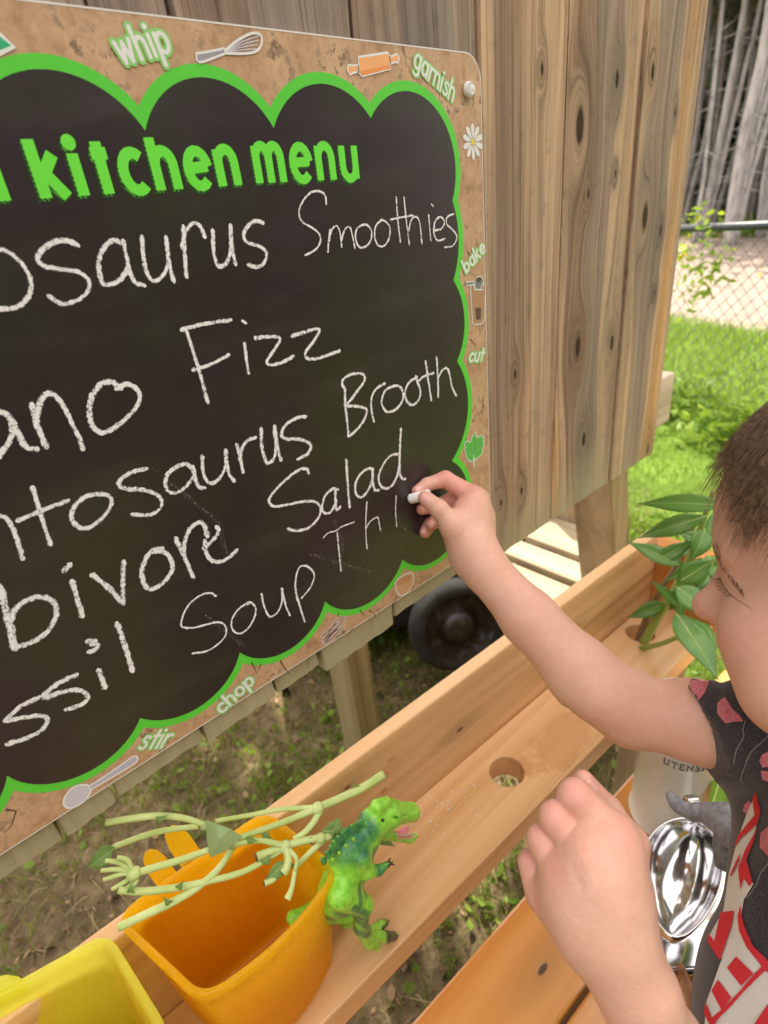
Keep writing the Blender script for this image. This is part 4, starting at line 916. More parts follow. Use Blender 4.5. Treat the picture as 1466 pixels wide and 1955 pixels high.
fl = -.78; fr_ = .545; w0, w1 = 0.0, .109
polys = [[Vector((a, b)) for a, b in ((fl, w0), (fr_, w0), (fr_, w1), (fl, w1))]]
vs2 = [q for q in polys[0]]; fc_ = [list(range(4))]; eds = []
for (hu, hv) in hl:
    b0 = len(vs2); n = 32
    for k in range(n): a = 2 * math.pi * k / n; vs2.append(Vector((hu + hr * math.cos(a), hv + hr * math.sin(a))))
    eds += [(b0 + k, b0 + (k + 1) % n) for k in range(n)]
res = delaunay_2d_cdt(vs2, eds, fc_, 1, 1e-6)
ov, of = res[0], res[2]
V3 = []; F3 = []
for top in (0, 1):
    for q in ov: V3.append(S(q[0], q[1], SZ - (0 if not top else .038)))
nO = len(ov)
for f in of:
    c = sum((ov[i] for i in f), Vector((0, 0))) / len(f)
    if any((c.x - a) ** 2 + (c.y - b) ** 2 < hr * hr * .98 for a, b in hl): continue
    F3.append(tuple(f)); F3.append(tuple(i + nO for i in reversed(f)))
ed = {}
for f in F3:
    if min(f) >= nO: continue
    for i in range(len(f)): ed[(f[i], f[(i + 1) % len(f)])] = 1
for a, b in list(ed):
    if (b, a) not in ed: F3.append((b, a, a + nO, b + nO))
floor = mesh('floor_plank', V3, F3, W_FLOOR, trough)
bm = bmesh.new(); bm.from_mesh(floor.data)
es = [e for e in bm.edges if len(e.link_faces) == 2 and abs(e.link_faces[0].normal.dot(e.link_faces[1].normal)) < .3 and abs(e.verts[0].co.z - e.verts[1].co.z) < 1e-4]
bmesh.ops.bevel(bm, geom=es, offset=.0022, segments=2, profile=.5, affect='EDGES'); bm.to_mesh(floor.data); bm.free()
W_BACK = wood('pine_back', PINE, 'X', 90, 5, [(.06, .055, .006), (.11, -.12, .004), (.075, .30, .006)], .5, .35, .5, None, 7.5, .12, .05, .1, 'Z')
bl = -.78
beam('back_board', [S(bl, .1095, SZ - .02), S(.545, .1095, SZ - .02), S(.545, .1285, SZ - .02), S(bl, .1285, SZ - .02), S(bl, .1095, -.52), S(.545, .1095, -.52), S(.545, .1285, -.52), S(bl, .1285, -.52)], W_BACK, trough, .002)
STAIN = ((0.66, 0.30, 0.075), (0.56, 0.225, 0.045), (0.36, 0.12, 0.02))
W_END = wood('stained_end', STAIN, 'Y', 60, 5, [], .3, .5, .5, None, 3.5, .12, 0, .5, 'Z')
beam('end_board', [S(.5465, -.004, SZ - .05), S(.5845, -.004, SZ - .05), S(.5845, .1285, SZ - .05), S(.5465, .1285, SZ - .05), S(.5465, -.004, -.545), S(.5845, -.004, -.545), S(.5845, .1285, -.545), S(.5465, .1285, -.545)], W_END, trough, .003)
M_STAINSPOT = flat_mat('orange_drip', (.60, .27, .08), .35)
for (px, py, r_s) in ((738, 1478, .0028), (733, 1510, .0034), (745, 1452, .003), (752, 1446, .0022)):
    # damp drops on the inner face of the back board
    q = ray(px, py); n_ = sv; s_ = ((S(0, .1090, 0) - CAM) @ n_) / (q @ n_); c = CAM + q * s_
    vs = [c + su * r_s * 1.3 * math.cos(a) + np.array([0, 0, 1]) * r_s * math.sin(a) for a in np.linspace(0, 6.28, 15)[:-1]]
    mesh('drip_stain', vs, [tuple(range(14))], M_STAINSPOT, trough)
# ================================================================== lower counter
CZ = -.80
W_CNT = [wood('stained_counter', STAIN, 'X', 70, 4, [(c_[1], c_[0], .0075)] if 0 else [], .26, .5, .5, None, 4.5 + k, .15, 0, .7, 'Y') for k, c_ in enumerate([(0, 0)])][0]
cb = shelf_local(onZ(950, 1766, ZC + CZ))[1]; kb = shelf_local(onZ(1112, 1893, ZC + CZ))
counter = thing('low_counter', 'glossy orange stained counter board with a knot, lower than the trough', 'counter', S(.1, cb - .1, CZ))
kx, ky = onZ(1036, 1850, ZC + CZ)[:2]; cl_ = np.array(counter.location)
W_CNT = wood('stained_counter', STAIN, 'X', 62, 4, [(ky - cl_[1], kx - cl_[0], .008)], .28, .5, .5, None, 4.5, .15, 0, .6, 'Y')
kv = kb[1]
def cboard(name, v1, v0, z, th, mat, u0=-.6, u1=.62):
    beam(name, [S(u0, v0, z - th), S(u1, v0, z - th), S(u1, v1, z - th), S(u0, v1, z - th), S(u0, v0, z), S(u1, v0, z), S(u1, v1, z), S(u0, v1, z)], mat, counter, .004)
cboard('board', cb, kv + .0015, CZ, .038, W_CNT)
W_CNT2 = wood('stained_counter_front', STAIN, 'X', 62, 4, [], .28, .5, .5, None, 14.5, .15, 0, .6, 'Y')
cboard('board', kv - .0035, kv - .12, CZ - .003, .038, W_CNT2); cboard('board', kv - .1235, kv - .24, CZ, .038, W_CNT2)
for lu in (-.55, .56):
    for lv in (cb - .05, kv - .2):
        beam('leg', [S(lu, lv, -1.31), S(lu + .08, lv, -1.31), S(lu + .08, lv + .04, -1.31), S(lu, lv + .04, -1.31), S(lu, lv, CZ - .04), S(lu + .08, lv, CZ - .04), S(lu + .08, lv + .04, CZ - .04), S(lu, lv + .04, CZ - .04)], W_POST, counter, .002)
for lu in (-.74, .47):
    beam('leg', [S(lu, .02, -1.31), S(lu + .05, .02, -1.31), S(lu + .05, .1, -1.31), S(lu, .1, -1.31), S(lu, .02, SZ - .04), S(lu + .05, .02, SZ - .04), S(lu + .05, .1, SZ - .04), S(lu, .1, SZ - .04)], W_POST, trough, .002)
# post seen under the panel on the left
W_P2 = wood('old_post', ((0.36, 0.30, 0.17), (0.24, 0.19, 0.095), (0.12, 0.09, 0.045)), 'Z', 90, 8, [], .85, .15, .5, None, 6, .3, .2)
pt = thing('support_post', 'shaded square wooden post standing on the grass below the chalkboard', 'post', (.45, .72, 0))
q = onY(670, 1300, .70); 
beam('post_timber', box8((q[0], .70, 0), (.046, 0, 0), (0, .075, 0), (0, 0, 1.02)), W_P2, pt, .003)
beam('brace', box8((q[0] + .0475, .735, 0), (.03, 0, 0), (0, .03, 0), (0, 0, 1.0)), W_POST, pt, .003)
# ================================================================== sunlit slatted table behind the panel
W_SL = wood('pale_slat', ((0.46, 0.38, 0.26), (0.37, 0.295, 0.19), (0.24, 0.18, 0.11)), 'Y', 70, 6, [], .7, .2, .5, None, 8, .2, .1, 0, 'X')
TZ = -.80
tab = thing('slatted_table', 'pale wooden slatted table in full sun behind the plank panel', 'table', (1.1, .7, 0))
def slat(pts):
    bm = bmesh.new(); z = ZC + TZ; a = [bm.verts.new((x, y, z)) for x, y in pts]; b = [bm.verts.new((x, y, z - .02)) for x, y in pts]
    bm.faces.new(a); bm.faces.new(b[::-1])
    for k in range(len(a)): bm.faces.new([a[k], b[k], b[(k + 1) % len(a)], a[(k + 1) % len(a)]])
    bmesh.ops.bevel(bm, geom=list(bm.edges), offset=.002, segments=1, affect='EDGES'); bm_obj('slat', bm, W_SL, tab)
slat([(1.117, .578), (1.142, .586), (1.2526, .7146), (1.2526, .79), (1.117, .79)])
slat([(1.014, .50), (1.090, .50), (1.090, .79), (1.014, .79)]); slat([(.913, .50), (.989, .50), (.989, .79), (.913, .79)])
beam('cross_rail', box8((.92, .62, ZC + TZ - .105), (.32, 0, 0), (0, .038, 0), (0, 0, .083)), W_P2, tab, .002); beam('cross_rail', box8((.92, .74, ZC + TZ - .105), (.32, 0, 0), (0, .038, 0), (0, 0, .083)), W_P2, tab, .002)
for x, y in ((1.02, .665), (1.17, .665)): beam('leg', box8((x, y, 0), (.06, 0, 0), (0, .04, 0), (0, 0, ZC + TZ - .022)), W_P2, tab, .002)
# dark upright boards behind the right leg
scr = thing('back_boards', 'shaded upright wooden boards beside the slatted table', 'board screen', (1.35, .86, 0))
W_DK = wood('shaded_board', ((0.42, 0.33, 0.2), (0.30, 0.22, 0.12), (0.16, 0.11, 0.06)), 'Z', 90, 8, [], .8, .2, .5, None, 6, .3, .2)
for k in range(3):
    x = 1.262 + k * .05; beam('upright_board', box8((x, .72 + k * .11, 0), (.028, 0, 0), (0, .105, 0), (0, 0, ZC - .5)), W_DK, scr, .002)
# ================================================================== garden cart wheel in the shade
M_TYRE = NT('black_tyre', .75, .25); M_TYRE.col(M_TYRE.ramp(M_TYRE.noise(M_TYRE.co(), 12, 3), [(.4, (.02, .02, .02)), (.7, (.05, .048, .045))])); M_TYRE = M_TYRE.m
t = NT('rusty_rim', .55, .4); n = t.noise(t.co(), 16, 5, .7); t.col(t.ramp(n, [(.42, (.025, .013, .008)), (.52, (.05, .032, .024)), (.60, (.12, .125, .15))])); t.set(t.b.inputs['Metallic'], t.ramp(n, [(.45, 0.1), (.6, .8)])); M_RIM = t.m
wc = at(872, 1192, 1.62); cart = thing('garden_cart', 'old garden cart with a rusty rimmed black wheel parked in the shade behind the trough', 'cart', (wc[0], wc[1], 0))
wd_ = cv(.12, -.18, -1); wd_[2] *= .25; wd_ /= np.linalg.norm(wd_)
Rw = 95 * 1.62 / F; prof = []
for k in range(15):
    a = -math.pi * .62 + 1.24 * math.pi * k / 14; prof.append((Rw * .80 + Rw * .2 * math.cos(a), Rw * .24 * math.sin(a)))
v, f = lathe(wc, prof, 48, wd_); mesh('tyre', v, f, M_TYRE, cart, True)
v, f = lathe(wc, [(Rw * .79, Rw * .20), (Rw * .73, Rw * .21), (Rw * .70, Rw * .02), (Rw * .45, -Rw * .03), (Rw * .34, Rw * .10), (Rw * .30, Rw * .22), (Rw * .12, Rw * .27), (.0, Rw * .28)], 40, wd_); mesh('rim', v, f, M_RIM, cart, True)
v, f = tube([wc - wd_ * .02, wc - wd_ * .5], .012, 12); mesh('axle', v, f, M_RIM, cart, True)
e = np.cross(wd_, [0, 0, 1]); e /= np.linalg.norm(e); t = NT('dark_cart_tub', .6, .3); t.col((.022, .018, .016)); M_TUB = t.m
b0 = wc - wd_ * .16 - e * .52 + np.array([0, 0, .02]); b0[2] = wc[2] - .10
beam('tub', box8(b0, e * 1.05, -wd_ * .5, (0, 0, .42)), M_TUB, cart, .02)
for sgn in (-1, 1): v, f = tube([b0 + e * (.5 + .5 * sgn) * 1.05, np.array([*(b0 + e * (.5 + .5 * sgn) * 1.05)[:2], 0])], .012, 8); mesh('frame_leg', v, f, M_TUB, cart, True)
# ================================================================== plastic bins
def plastic(name, base, thick, rough=.22):
    t = NT(name, rough, .5); t.col(base)
    t.b.inputs['Coat Weight'].default_value = .25
    sn = t.noise(t.map(t.co(), (3, 1, 1), rot=(.3, .5, .8)), 70, 5, .75); t.set(t.b.inputs['Roughness'], t.ramp(sn, [(.35, .15), (.65, .48)])); t.col(t.mix(t.ramp(sn, [(.55, 0.0), (.75, .3)]), base, (.9, .8, .55)))
    tr = t.n('BsdfTranslucent'); t.set(tr.inputs[0], thick); m1 = t.n('MixShader'); m1.inputs[0].default_value = .62
    tp = t.n('BsdfTransparent'); t.set(tp.inputs[0], thick); m2 = t.n('MixShader'); m2.inputs[0].default_value = .30
    t.t.links.new(t.b.outputs[0], m1.inputs[1]); t.t.links.new(tr.outputs[0], m1.inputs[2]); t.t.links.new(m1.outputs[0], m2.inputs[1]); t.t.links.new(tp.outputs[0], m2.inputs[2]); t.t.links.new(m2.outputs[0], t.out.inputs[0])
    return t.m
M_OR = plastic('translucent_orange', (1.0, .56, .015), (1.0, .80, .10)); M_YE = plastic('translucent_yellow', (.86, .84, .10), (.98, .97, .38))
def rpoly(cs, r, n=8):       # rounded corner polygon (plan), r per corner
    o = []
    N = len(cs)
    for i in range(N):
        p, a, b = np.array(cs[i]), np.array(cs[i - 1]), np.array(cs[(i + 1) % N]); u = (a - p) / np.linalg.norm(a - p); w = (b - p) / np.linalg.norm(b - p); rr_ = r[i] if hasattr(r, '__len__') else r
        s, e = p + u * rr_, p + w * rr_
        for k in range(n + 1): t_ = k / n; o.append((1 - t_) ** 2 * s + 2 * t_ * (1 - t_) * p + t_ ** 2 * e)
    return np.array(o)
def bulge(pts, i0, i1, amt):
    return pts
def bin_(name, label, cat, rim, zr, base, zb, mat, radii, tabs, bow=.0):
    rim = [np.array(q) for q in rim]; base = [np.array(q) for q in base]
    if bow:     # front edge bows outwards: extra corner
        def ins(c): mid = (c[2] + c[3]) / 2; o = c[3] - c[2]; nrm = np.array([o[1], -o[0]]) / np.linalg.norm(o); ctr = sum(c) / 4; nrm = nrm if nrm @ (mid - ctr) > 0 else -nrm; return [c[0], c[1], c[2], mid + nrm * bow, c[3]]
        rim, base = ins(rim), ins(base); radii = [radii[0], radii[1], radii[2], .04, radii[3]]
    cen = sum(rim) / len(rim); T_ = thing(name, label, cat, (cen[0], cen[1], zb))
    R0 = rpoly(rim, radii); B0 = rpoly(base, [q * .8 for q in radii]); n = len(R0); cb_ = B0.mean(0)
    def off(P, d):
        t_ = np.roll(P, -1, 0) - np.roll(P, 1, 0); t_ /= np.linalg.norm(t_, axis=1)[:, None]; nr = np.stack([t_[:, 1], -t_[:, 0]], 1)
        if ((P + nr * .001 - P.mean(0)) ** 2).sum() < ((P - P.mean(0)) ** 2).sum(): nr = -nr
        return P + nr * d
    rings = []
    def lerp(f): return B0 + (R0 - B0) * f
    zz = lambda f: zb + (zr - zb) * f
    for f in (0.0, .02, .06, .2, .4, .6, .8, .93): rings.append((off(lerp(f), -.004 if f == 0 else (-.0012 if f == .02 else 0)), zz(f)))
    rings += [(off(lerp(.935), .0035), zz(.93)), (off(R0, .0042), zz(.975)), (off(R0, .0036), zr + .0006), (off(R0, .0022), zr + .0016), (off(R0, .0002), zr + .0014), (off(R0, -.0016), zr - .0004)]
    for f in (.93, .8, .6, .4, .2, .06, .02): rings.append((off(lerp(f), -.0018), zz(f) + .001))
    rings.append((off(B0, -.008), zb + .0022))
    V_ = [(p[0], p[1], z) for P, z in rings for p in P]; F_ = []
    for i in range(len(rings) - 1):
        for k in range(n): a = i * n + k; b = i * n + (k + 1) % n; F_.append((a, b, b + n, a + n))
    F_.append(tuple(range(n))[::-1]); F_.append(tuple((len(rings) - 1) * n + k for k in range(n)))
    bm = bmesh.new(); vv = [bm.verts.new(q) for q in V_]
    for f in F_: bm.faces.new([vv[i] for i in f])
    o = bm_obj('bin_body', bm, mat, T_, True)
    for tb in tabs:
        bm = bmesh.new(); c, d, w_, h_, up = tb; c = np.array(c, float); d = np.array(d, float); d /= np.linalg.norm(d); nrm = np.cross(d, [0, 0, 1])
        prof = [(-w_, 0), (-w_, h_ * .55), (-w_ * .75, h_ * .85), (-w_ * .3, h_), (w_ * .3, h_), (w_ * .75, h_ * .85), (w_, h_ * .55), (w_, 0)]
        ups = np.array(up, float)
        fr = [bm.verts.new(c + d * a + ups * b - nrm * .0014) for a, b in prof]; bk = [bm.verts.new(c + d * a + ups * b + nrm * .0014) for a, b in prof]
        bm.faces.new(fr); bm.faces.new(bk[::-1])
        for k in range(len(fr)): bm.faces.new([fr[k], bk[k], bk[(k + 1) % len(fr)], fr[(k + 1) % len(fr)]])
        bm_obj('hook_tab', bm, mat, T_)
    return T_
zr = ZC - .50
def rp(px, py, z=zr): return onZ(px, py, z)[:2]
r4 = [rp(226, 1752), rp(505, 1553), rp(641, 1662), rp(388, 1905)]
b4 = [r4[0] + [.012, -.014], r4[1] + [-.012, -.012], r4[2] + [-.014, .018], r4[3] + [.006, .008]]
ta = onZ(365, 1640, zr - .012); tb = onZ(318, 1678, zr - .012)
bin_('orange_bin', 'empty translucent orange plastic bin lying under the plant stems', 'plastic bin', r4, zr, b4, ZC - .655, M_OR, [.018, .02, .016, .017], [(ta, r4[1] .tolist() + [0] - np.array([*r4[0], 0]), .010, .040, (-.1, .5, .75)), (tb, np.array([*r4[1], 0]) - np.array([*r4[0], 0]), .009, .034, (-.1, .5, .75))], .013)
y4 = [rp(-150, 1985), rp(200, 1790), rp(312, 1975), rp(40, 2200)]
yb = [y4[0] + [.016, -.014], y4[1] + [-.012, -.014], y4[2] + [-.014, .016], y4[3] + [.012, .016]]
bin_('yellow_bin', 'translucent yellow plastic bin in the bottom left corner', 'plastic bin', y4, zr, yb, ZC - .655, M_YE, [.018, .014, .014, .017], [(onZ(28, 1900, zr - .01), np.array([*(y4[1] - y4[0]), 0]), .012, .030, (-.25, .2, .8))], .006)
# ================================================================== plant stems lying across the orange bin
t = NT('pale_green_stem', .45, .4); X = t.noise(t.co(), 30, 3)
t.col(t.ramp(X, [(.35, (.44, .56, .17)), (.65, (.60, .70, .30))])); sss(t, .25, (.006,)); M_STEM = t.m
M_CUTE = flat_mat('brown_cut_end', (.20, .12, .06), .8)
M_HLEAF = leafmat('soft_leaf', (.16, .30, .08), (.30, .45, .14), .35, .45)
stems = thing('plant_stems', 'bunch of cut pale green leafless plant stems across the orange bin', 'plant stems', onZ(480, 1640, zr))
def zt(px, py): return None
def sp3(pts): return [at(a, b, c) for a, b, c in pts]
def stem(name, pts, r, parent=stems, mat=None, ends=(1, 1), seg=9):
    P_ = smoothpts(sp3(pts), 6); A = Acc(); r = [q * .86 for q in r] if parent is stems else r; v, f = tube(P_, r, seg, True)
    # ridged surface
    v = np.array(v); c = np.repeat(P_, seg, axis=0); k = np.tile(np.arange(seg), len(P_)); v = c + (v - c) * (1 + .05 * np.where(k % 2 == 0, 1, -1))[:, None]
    ok = f[:-2]; A.add(v, ok, 0); A.f += [tuple(q) for q in f[-2:]]; A.m += [1, 1]
    return A.build(name, [mat or M_STEM, M_CUTE], parent, True)
a = .462
stem('stem', [(731, 1479, .56), (690, 1505, .545), (640, 1528, .53), (600, 1545, .515), (540, 1570, .50), (455, 1600, .475), (380, 1640, .47), (330, 1648, .465)][:6], [.0050, .0045, .0042, .0034, .0030])
stem('stem', [(608, 1541, .517), (540, 1545, .512), (480, 1556, .50), (410, 1568, .49)], [.0028, .0026, .0024])
stem('stem', [(392, 1575, .478), (350, 1562, .472), (300, 1558, .465), (250, 1563, .458), (201, 1571, .452)], [.0028, .0033, .0034, .0030])
stem('stem', [(380, 1578, .487), (330, 1583, .484), (280, 1594, .480), (225, 1614, .474), (215, 1620, .472)], [.0026, .0030, .0028])
stem('stem', [(612, 1545, .516), (598, 1570, .508), (580, 1590, .502), (560, 1602, .498)], [.0038, .0034, .0028])
stem('stem', [(632, 1597, .508), (590, 1603, .498), (545, 1615, .490), (500, 1632, .480), (489, 1637, .477)], [.0036, .0038, .0040, .0046])
stem('stem', [(640, 1588, .512), (600, 1620, .502), (565, 1655, .497)], [.0024, .0030, .0026])
stem('stem', [(544, 1615, .488), (500, 1605, .482), (470, 1607, .478), (447, 1612, .474)], [.0030, .0030, .0034])
stem('stem', [(447, 1612, .476), (420, 1655, .472), (380, 1692, .466), (330, 1722, .460), (280, 1745, .456), (226, 1771, .450)], [.0028, .0036, .0040, .0040])
stem('stem', [(545, 1618, .489), (470, 1662, .476), (400, 1682, .468), (330, 1696, .462), (270, 1702, .456), (226, 1699, .452)], [.0028, .0032, .0036, .0034])
stem('stem', [(400, 1622, .470), (350, 1640, .466), (300, 1655, .462), (256, 1668, .458)], [.0028, .0034, .0036, .0034])
stem('stem', [(545, 1618, .486), (550, 1640, .483), (546, 1658, .480), (540, 1667, .478)], [.0036, .0040, .0042])
stem('stem', [(552, 1622, .486), (566, 1640, .484), (563, 1662, .482)], [.0022, .0020])
stem('stem', [(563, 1662, .482), (557, 1695, .476), (549, 1716, .473)], [.0024, .0026, .0036])
stem('stem', [(540, 1660, .482), (520, 1680, .476), (504, 1687, .472)], [.0030, .0030])
for k, (ex, ey, cx, cy) in enumerate([(222, 1637, 240, 1645), (200, 1643, 225, 1650), (192, 1662, 225, 1662), (197, 1680, 230, 1670), (213, 1698, 240, 1682), (228, 1705, 248, 1690), (245, 1698, 256, 1685)]):
    stem('floret_stem', [(254, 1668, .458), (cx + 4, cy - 2, .456), (ex, ey, .452)], [.0024, .0023, .0018])
def leaf(name, base, tip, width, mat, parent, up, curl=.15, nseg=10, fold=.12, droop=0.0, midmat=None):
    base = np.array(base); tip = np.array(tip); d = tip - base; L = np.linalg.norm(d); d /= L; up = np.array(up, float); s = np.cross(d, up); s /= np.linalg.norm(s); n_ = np.cross(s, d)
    vs = []; fs = []; sh = []
    for i in range(nseg + 1):
        f = i / nseg; w = width * (math.sin(math.pi * min(f * 1.0, 1) ** .72) ** 1.25 if 0 < f < 1 else .0005); c = base + d * L * f + n_ * (curl * L * math.sin(math.pi * f) - droop * L * f * f)
        for k in (-1, -.55, 0, .55, 1): vs.append(c + s * w * .5 * k + n_ * (abs(k) * w * fold + .004 * L * math.sin(f * 40) * abs(k))); sh.append(.55 + .25 * math.sin(f * 5) + (.25 if k == 0 else 0))
    for i in range(nseg):
        for k in range(4): a = i * 5 + k; fs.append((a, a + 1, a + 6, a + 5))
    o = mesh(name, vs, fs, mat, parent, True, None, None, {'shade': sh}); md = o.modifiers.new('thick', 'SOLIDIFY'); md.thickness = .0004
    A = Acc(); P_ = [base + d * L * f + n_ * (curl * L * math.sin(math.pi * f) - droop * L * f * f + .0004) for f in np.linspace(0, .95, 10)]
    v, f = tube(P_, [width * .022, width * .008], 5); mesh('midrib', v, f, midmat or M_STEM, o, True)
    return o
vd = -cv(0, 0, 1)
M_PLEAF = leafmat('pale_folded_leaf', (.36, .50, .20), (.46, .60, .30), .3, .5)
fp = [at(a_, b_, c_) for a_, b_, c_ in [(420, 1600, .459), (393, 1566, .462), (412, 1572, .460), (440, 1582, .462), (462, 1597, .468), (447, 1610, .466), (428, 1626, .464), (402, 1636, .466), (396, 1606, .464)]]
o = mesh('leaf', fp, [(0, i, i % 8 + 1) for i in range(1, 9)], M_PLEAF, stems, False, None, None, {'shade': [1, .2, .5, .6, .8, .7, .5, .3, .3]}); o.modifiers.new('t', 'SOLIDIFY').thickness = .0005
leaf('leaf', at(215, 1622, .468), at(165, 1658, .462), .014, M_HLEAF, stems, vd, .1)
leaf('leaf', at(220, 1618, .470), at(178, 1630, .468), .012, M_HLEAF, stems, vd, .2)
leaf('leaf', at(545, 1645, .484), at(504, 1682, .474), .012, M_HLEAF, stems, vd, .1)
leaf('leaf', at(632, 1590, .508), at(648, 1560, .512), .014, M_HLEAF, stems, vd, .2); leaf('leaf', at(615, 1585, .508), at(650, 1580, .512), .012, M_HLEAF, stems, vd, .2)
leaf('leaf', at(500, 1585, .49), at(520, 1605, .488), .006, M_HLEAF, stems, vd, .1); leaf('leaf', at(505, 1632, .48), at(515, 1652, .478), .009, M_HLEAF, stems, vd, .1)
# curled leaf scrap hanging behind the dinosaur's chin
sc_ = thing('leaf_scrap', 'narrow green leaf scrap on the shelf behind the toy dinosaur', 'leaf', onZ(735, 1615, ZC + SZ))
leaf('leaf_blade', at(716, 1603, .60), at(754, 1617, .60), .010, M_HLEAF, sc_, vd, -.2)
# ================================================================== toy dinosaur
def DY(px, py, Y=.287): r = ray(px, py); return CAM + r * (Y / r[1])
Dp = lambda px, py, o=0.0: DY(px, py, .287 + o)
k_ = F
def rr(px, p): return px * ((p - CAM) @ RM[:, 2]) / F
def cc(a, b, ra, rb, k=.006, op=1): return capsule(a, b, rr(ra, a), rr(rb, b), k, op)
dn_ = -cv(0, 0, 1)    # towards the viewer
head = []
P0 = Dp(700, 1560); P1 = Dp(735, 1562); P2 = Dp(788, 1553)
pr = [cc(Dp(712, 1570), Dp(738, 1557), 27, 27, .006), cc(Dp(738, 1555), Dp(785, 1552), 24, 15, .006), cc(Dp(784, 1549), Dp(790, 1554), 14, 12, .005),
      cc(Dp(720, 1540), Dp(737, 1530), 14, 9, .006), cc(Dp(745, 1536), Dp(785, 1543), 7, 6, .006),         # brow
      cc(Dp(728, 1590), Dp(783, 1603), 12, 7, .003), cc(Dp(783, 1603), Dp(794, 1594), 7, 5, .002),          # lower jaw
      cc(Dp(711, 1575), Dp(697, 1606), 23, 22, .008), cc(Dp(697, 1604), Dp(670, 1628), 25, 37, .008),       # neck
      cc(Dp(670, 1622), Dp(660, 1656), 38, 38, .008), cc(Dp(660, 1654), Dp(648, 1698), 37, 31, .008), cc(Dp(690, 1640), Dp(680, 1680), 22, 18, .012),
      cc(Dp(645, 1708), Dp(610, 1745, .02), 36, 22, .014), cc(Dp(610, 1745, .02), Dp(560, 1752, .03), 22, 14, .01), cc(Dp(668, 1752, .02), Dp(600, 1755, .03), 9, 10, .004),
      # near thigh, shin, foot
      cc(Dp(648, 1708, -.014), Dp(692, 1728, -.020), 27, 20, .006), cc(Dp(692, 1728, -.020), Dp(688, 1768, -.018), 18, 13.5, .004), cc(Dp(690, 1770, -.016), Dp(705, 1796, -.014), 15, 13, .006),
      cc(Dp(705, 1796, -.014), Dp(718, 1806, -.014), 12, 9, .004), cc(Dp(702, 1785, -.014), Dp(738, 1789, -.014), 9, 10, .002), cc(Dp(738, 1789, -.014), Dp(752, 1787, -.014), 10, 8, .002),
      cc(Dp(700, 1782, -.010), Dp(726, 1766, -.004), 8, 8.5, .002), cc(Dp(726, 1766, -.004), Dp(735, 1762, -.003), 8.5, 7, .002),
      # far leg
      cc(Dp(650, 1700, .03), Dp(665, 1735, .035), 26, 20, .008), cc(Dp(665, 1735, .035), Dp(662, 1765, .035), 14, 12, .006),
      # arm
      cc(Dp(690, 1640, -.018), Dp(702, 1664, -.022), 17, 12, .008), cc(Dp(702, 1664, -.022), Dp(722, 1662, -.024), 11, 9, .005), cc(Dp(722, 1662, -.024), Dp(740, 1650, -.026), 8, 6, .004),
      # mouth cut, nostril, eye socket
      capsule(Dp(750, 1586, -.012), Dp(800, 1582, -.012), rr(2, P0), rr(10.5, P0), .002, -1), capsule(Dp(750, 1586, .012), Dp(800, 1582, .012), rr(2, P0), rr(10.5, P0), .002, -1), capsule(Dp(750, 1586, 0), Dp(802, 1583, 0), rr(2, P0), rr(11, P0), .002, -1),
      capsule(Dp(787, 1551, -.0085), Dp(790, 1552, -.009), .0011, .0011, .001, -1), capsule(Dp(742, 1563, -.0128), Dp(775, 1558, -.009), .0012, .0010, .0015, -1)]
# ribs / muscle grooves
for (a, b) in (((650, 1640), (668, 1668)), ((662, 1632), (682, 1660)), ((640, 1655), (656, 1684)), ((632, 1672), (645, 1696))):
    pr.append(capsule(Dp(*a, -.0235), Dp(*b, -.0235), .0026, .0016, .004, -1))
for k, (x_, y_) in enumerate([(688, 1568), (680, 1572), (671, 1577), (662, 1583), (653, 1590), (645, 1598), (637, 1607), (630, 1617), (622, 1628), (614, 1640)]):
    pr.append(capsule(Dp(x_ + 4, y_ + 5, 0), Dp(x_, y_ - 1, 0), .0028, .0014, .002))
for (x_, y_) in ((675, 1603), (661, 1615), (648, 1629), (636, 1642)): pr.append(capsule(Dp(x_, y_, -.0225), Dp(x_ - 1, y_ - 1, -.0245), .0018, .0010, .002))
rng2 = np.random.default_rng(3)
dv, df = sdf_mesh(pr, .0006)
# paint masks: teal back and thigh, dark toes
def seg_d(P, a, b): ab = b - a; t_ = np.clip(((P - a) @ ab) / (ab @ ab), 0, 1); return np.linalg.norm(P - a - t_[:, None] * ab, axis=1)
def near_(P, pts, r): return np.clip(1.25 - np.min([seg_d(P, Dp(*pts[i]), Dp(*pts[i + 1])) for i in range(len(pts) - 1)], axis=0) / r, 0, 1)
def near_(P, pts, r):
    Q = P * np.array([1, 0, 1]); return np.clip(1.5 * (1.3 - np.min([seg_d(Q, Dp(*pts[i]) * np.array([1, 0, 1]), Dp(*pts[i + 1]) * np.array([1, 0, 1])) for i in range(len(pts) - 1)], axis=0) / r), 0, 1)
teal = np.max([near_(dv, [(690, 1578, 0), (658, 1596, 0), (618, 1648, 0)], .0115), near_(dv, [(694, 1608, 0), (684, 1650, 0)], .006), near_(dv, [(684, 1650, 0), (672, 1672, 0)], .0030), near_(dv, [(664, 1650, 0), (652, 1684, 0)], .0030), near_(dv, [(640, 1690, 0), (662, 1700, 0)], .0035), near_(dv, [(632, 1716, 0), (664, 1718, 0), (692, 1736, 0)], .0068), near_(dv, [(620, 1744, 0), (676, 1748, 0)], .0045)], axis=0)
toe = np.max([near_(dv, [(738, 1789, -.014), (754, 1787, -.014)], .0050), near_(dv, [(724, 1768, -.004), (738, 1761, -.003)], .0045), near_(dv, [(741, 1650, -.026), (745, 1648, -.026)], .004)], axis=0)
pink = near_(dv, [(758, 1588, 0), (788, 1590, 0)], .0040) * (np.abs(dv[:, 1] - .287) < .0065)
belly = near_(dv, [(712, 1625, 0), (700, 1690, .005)], .008)
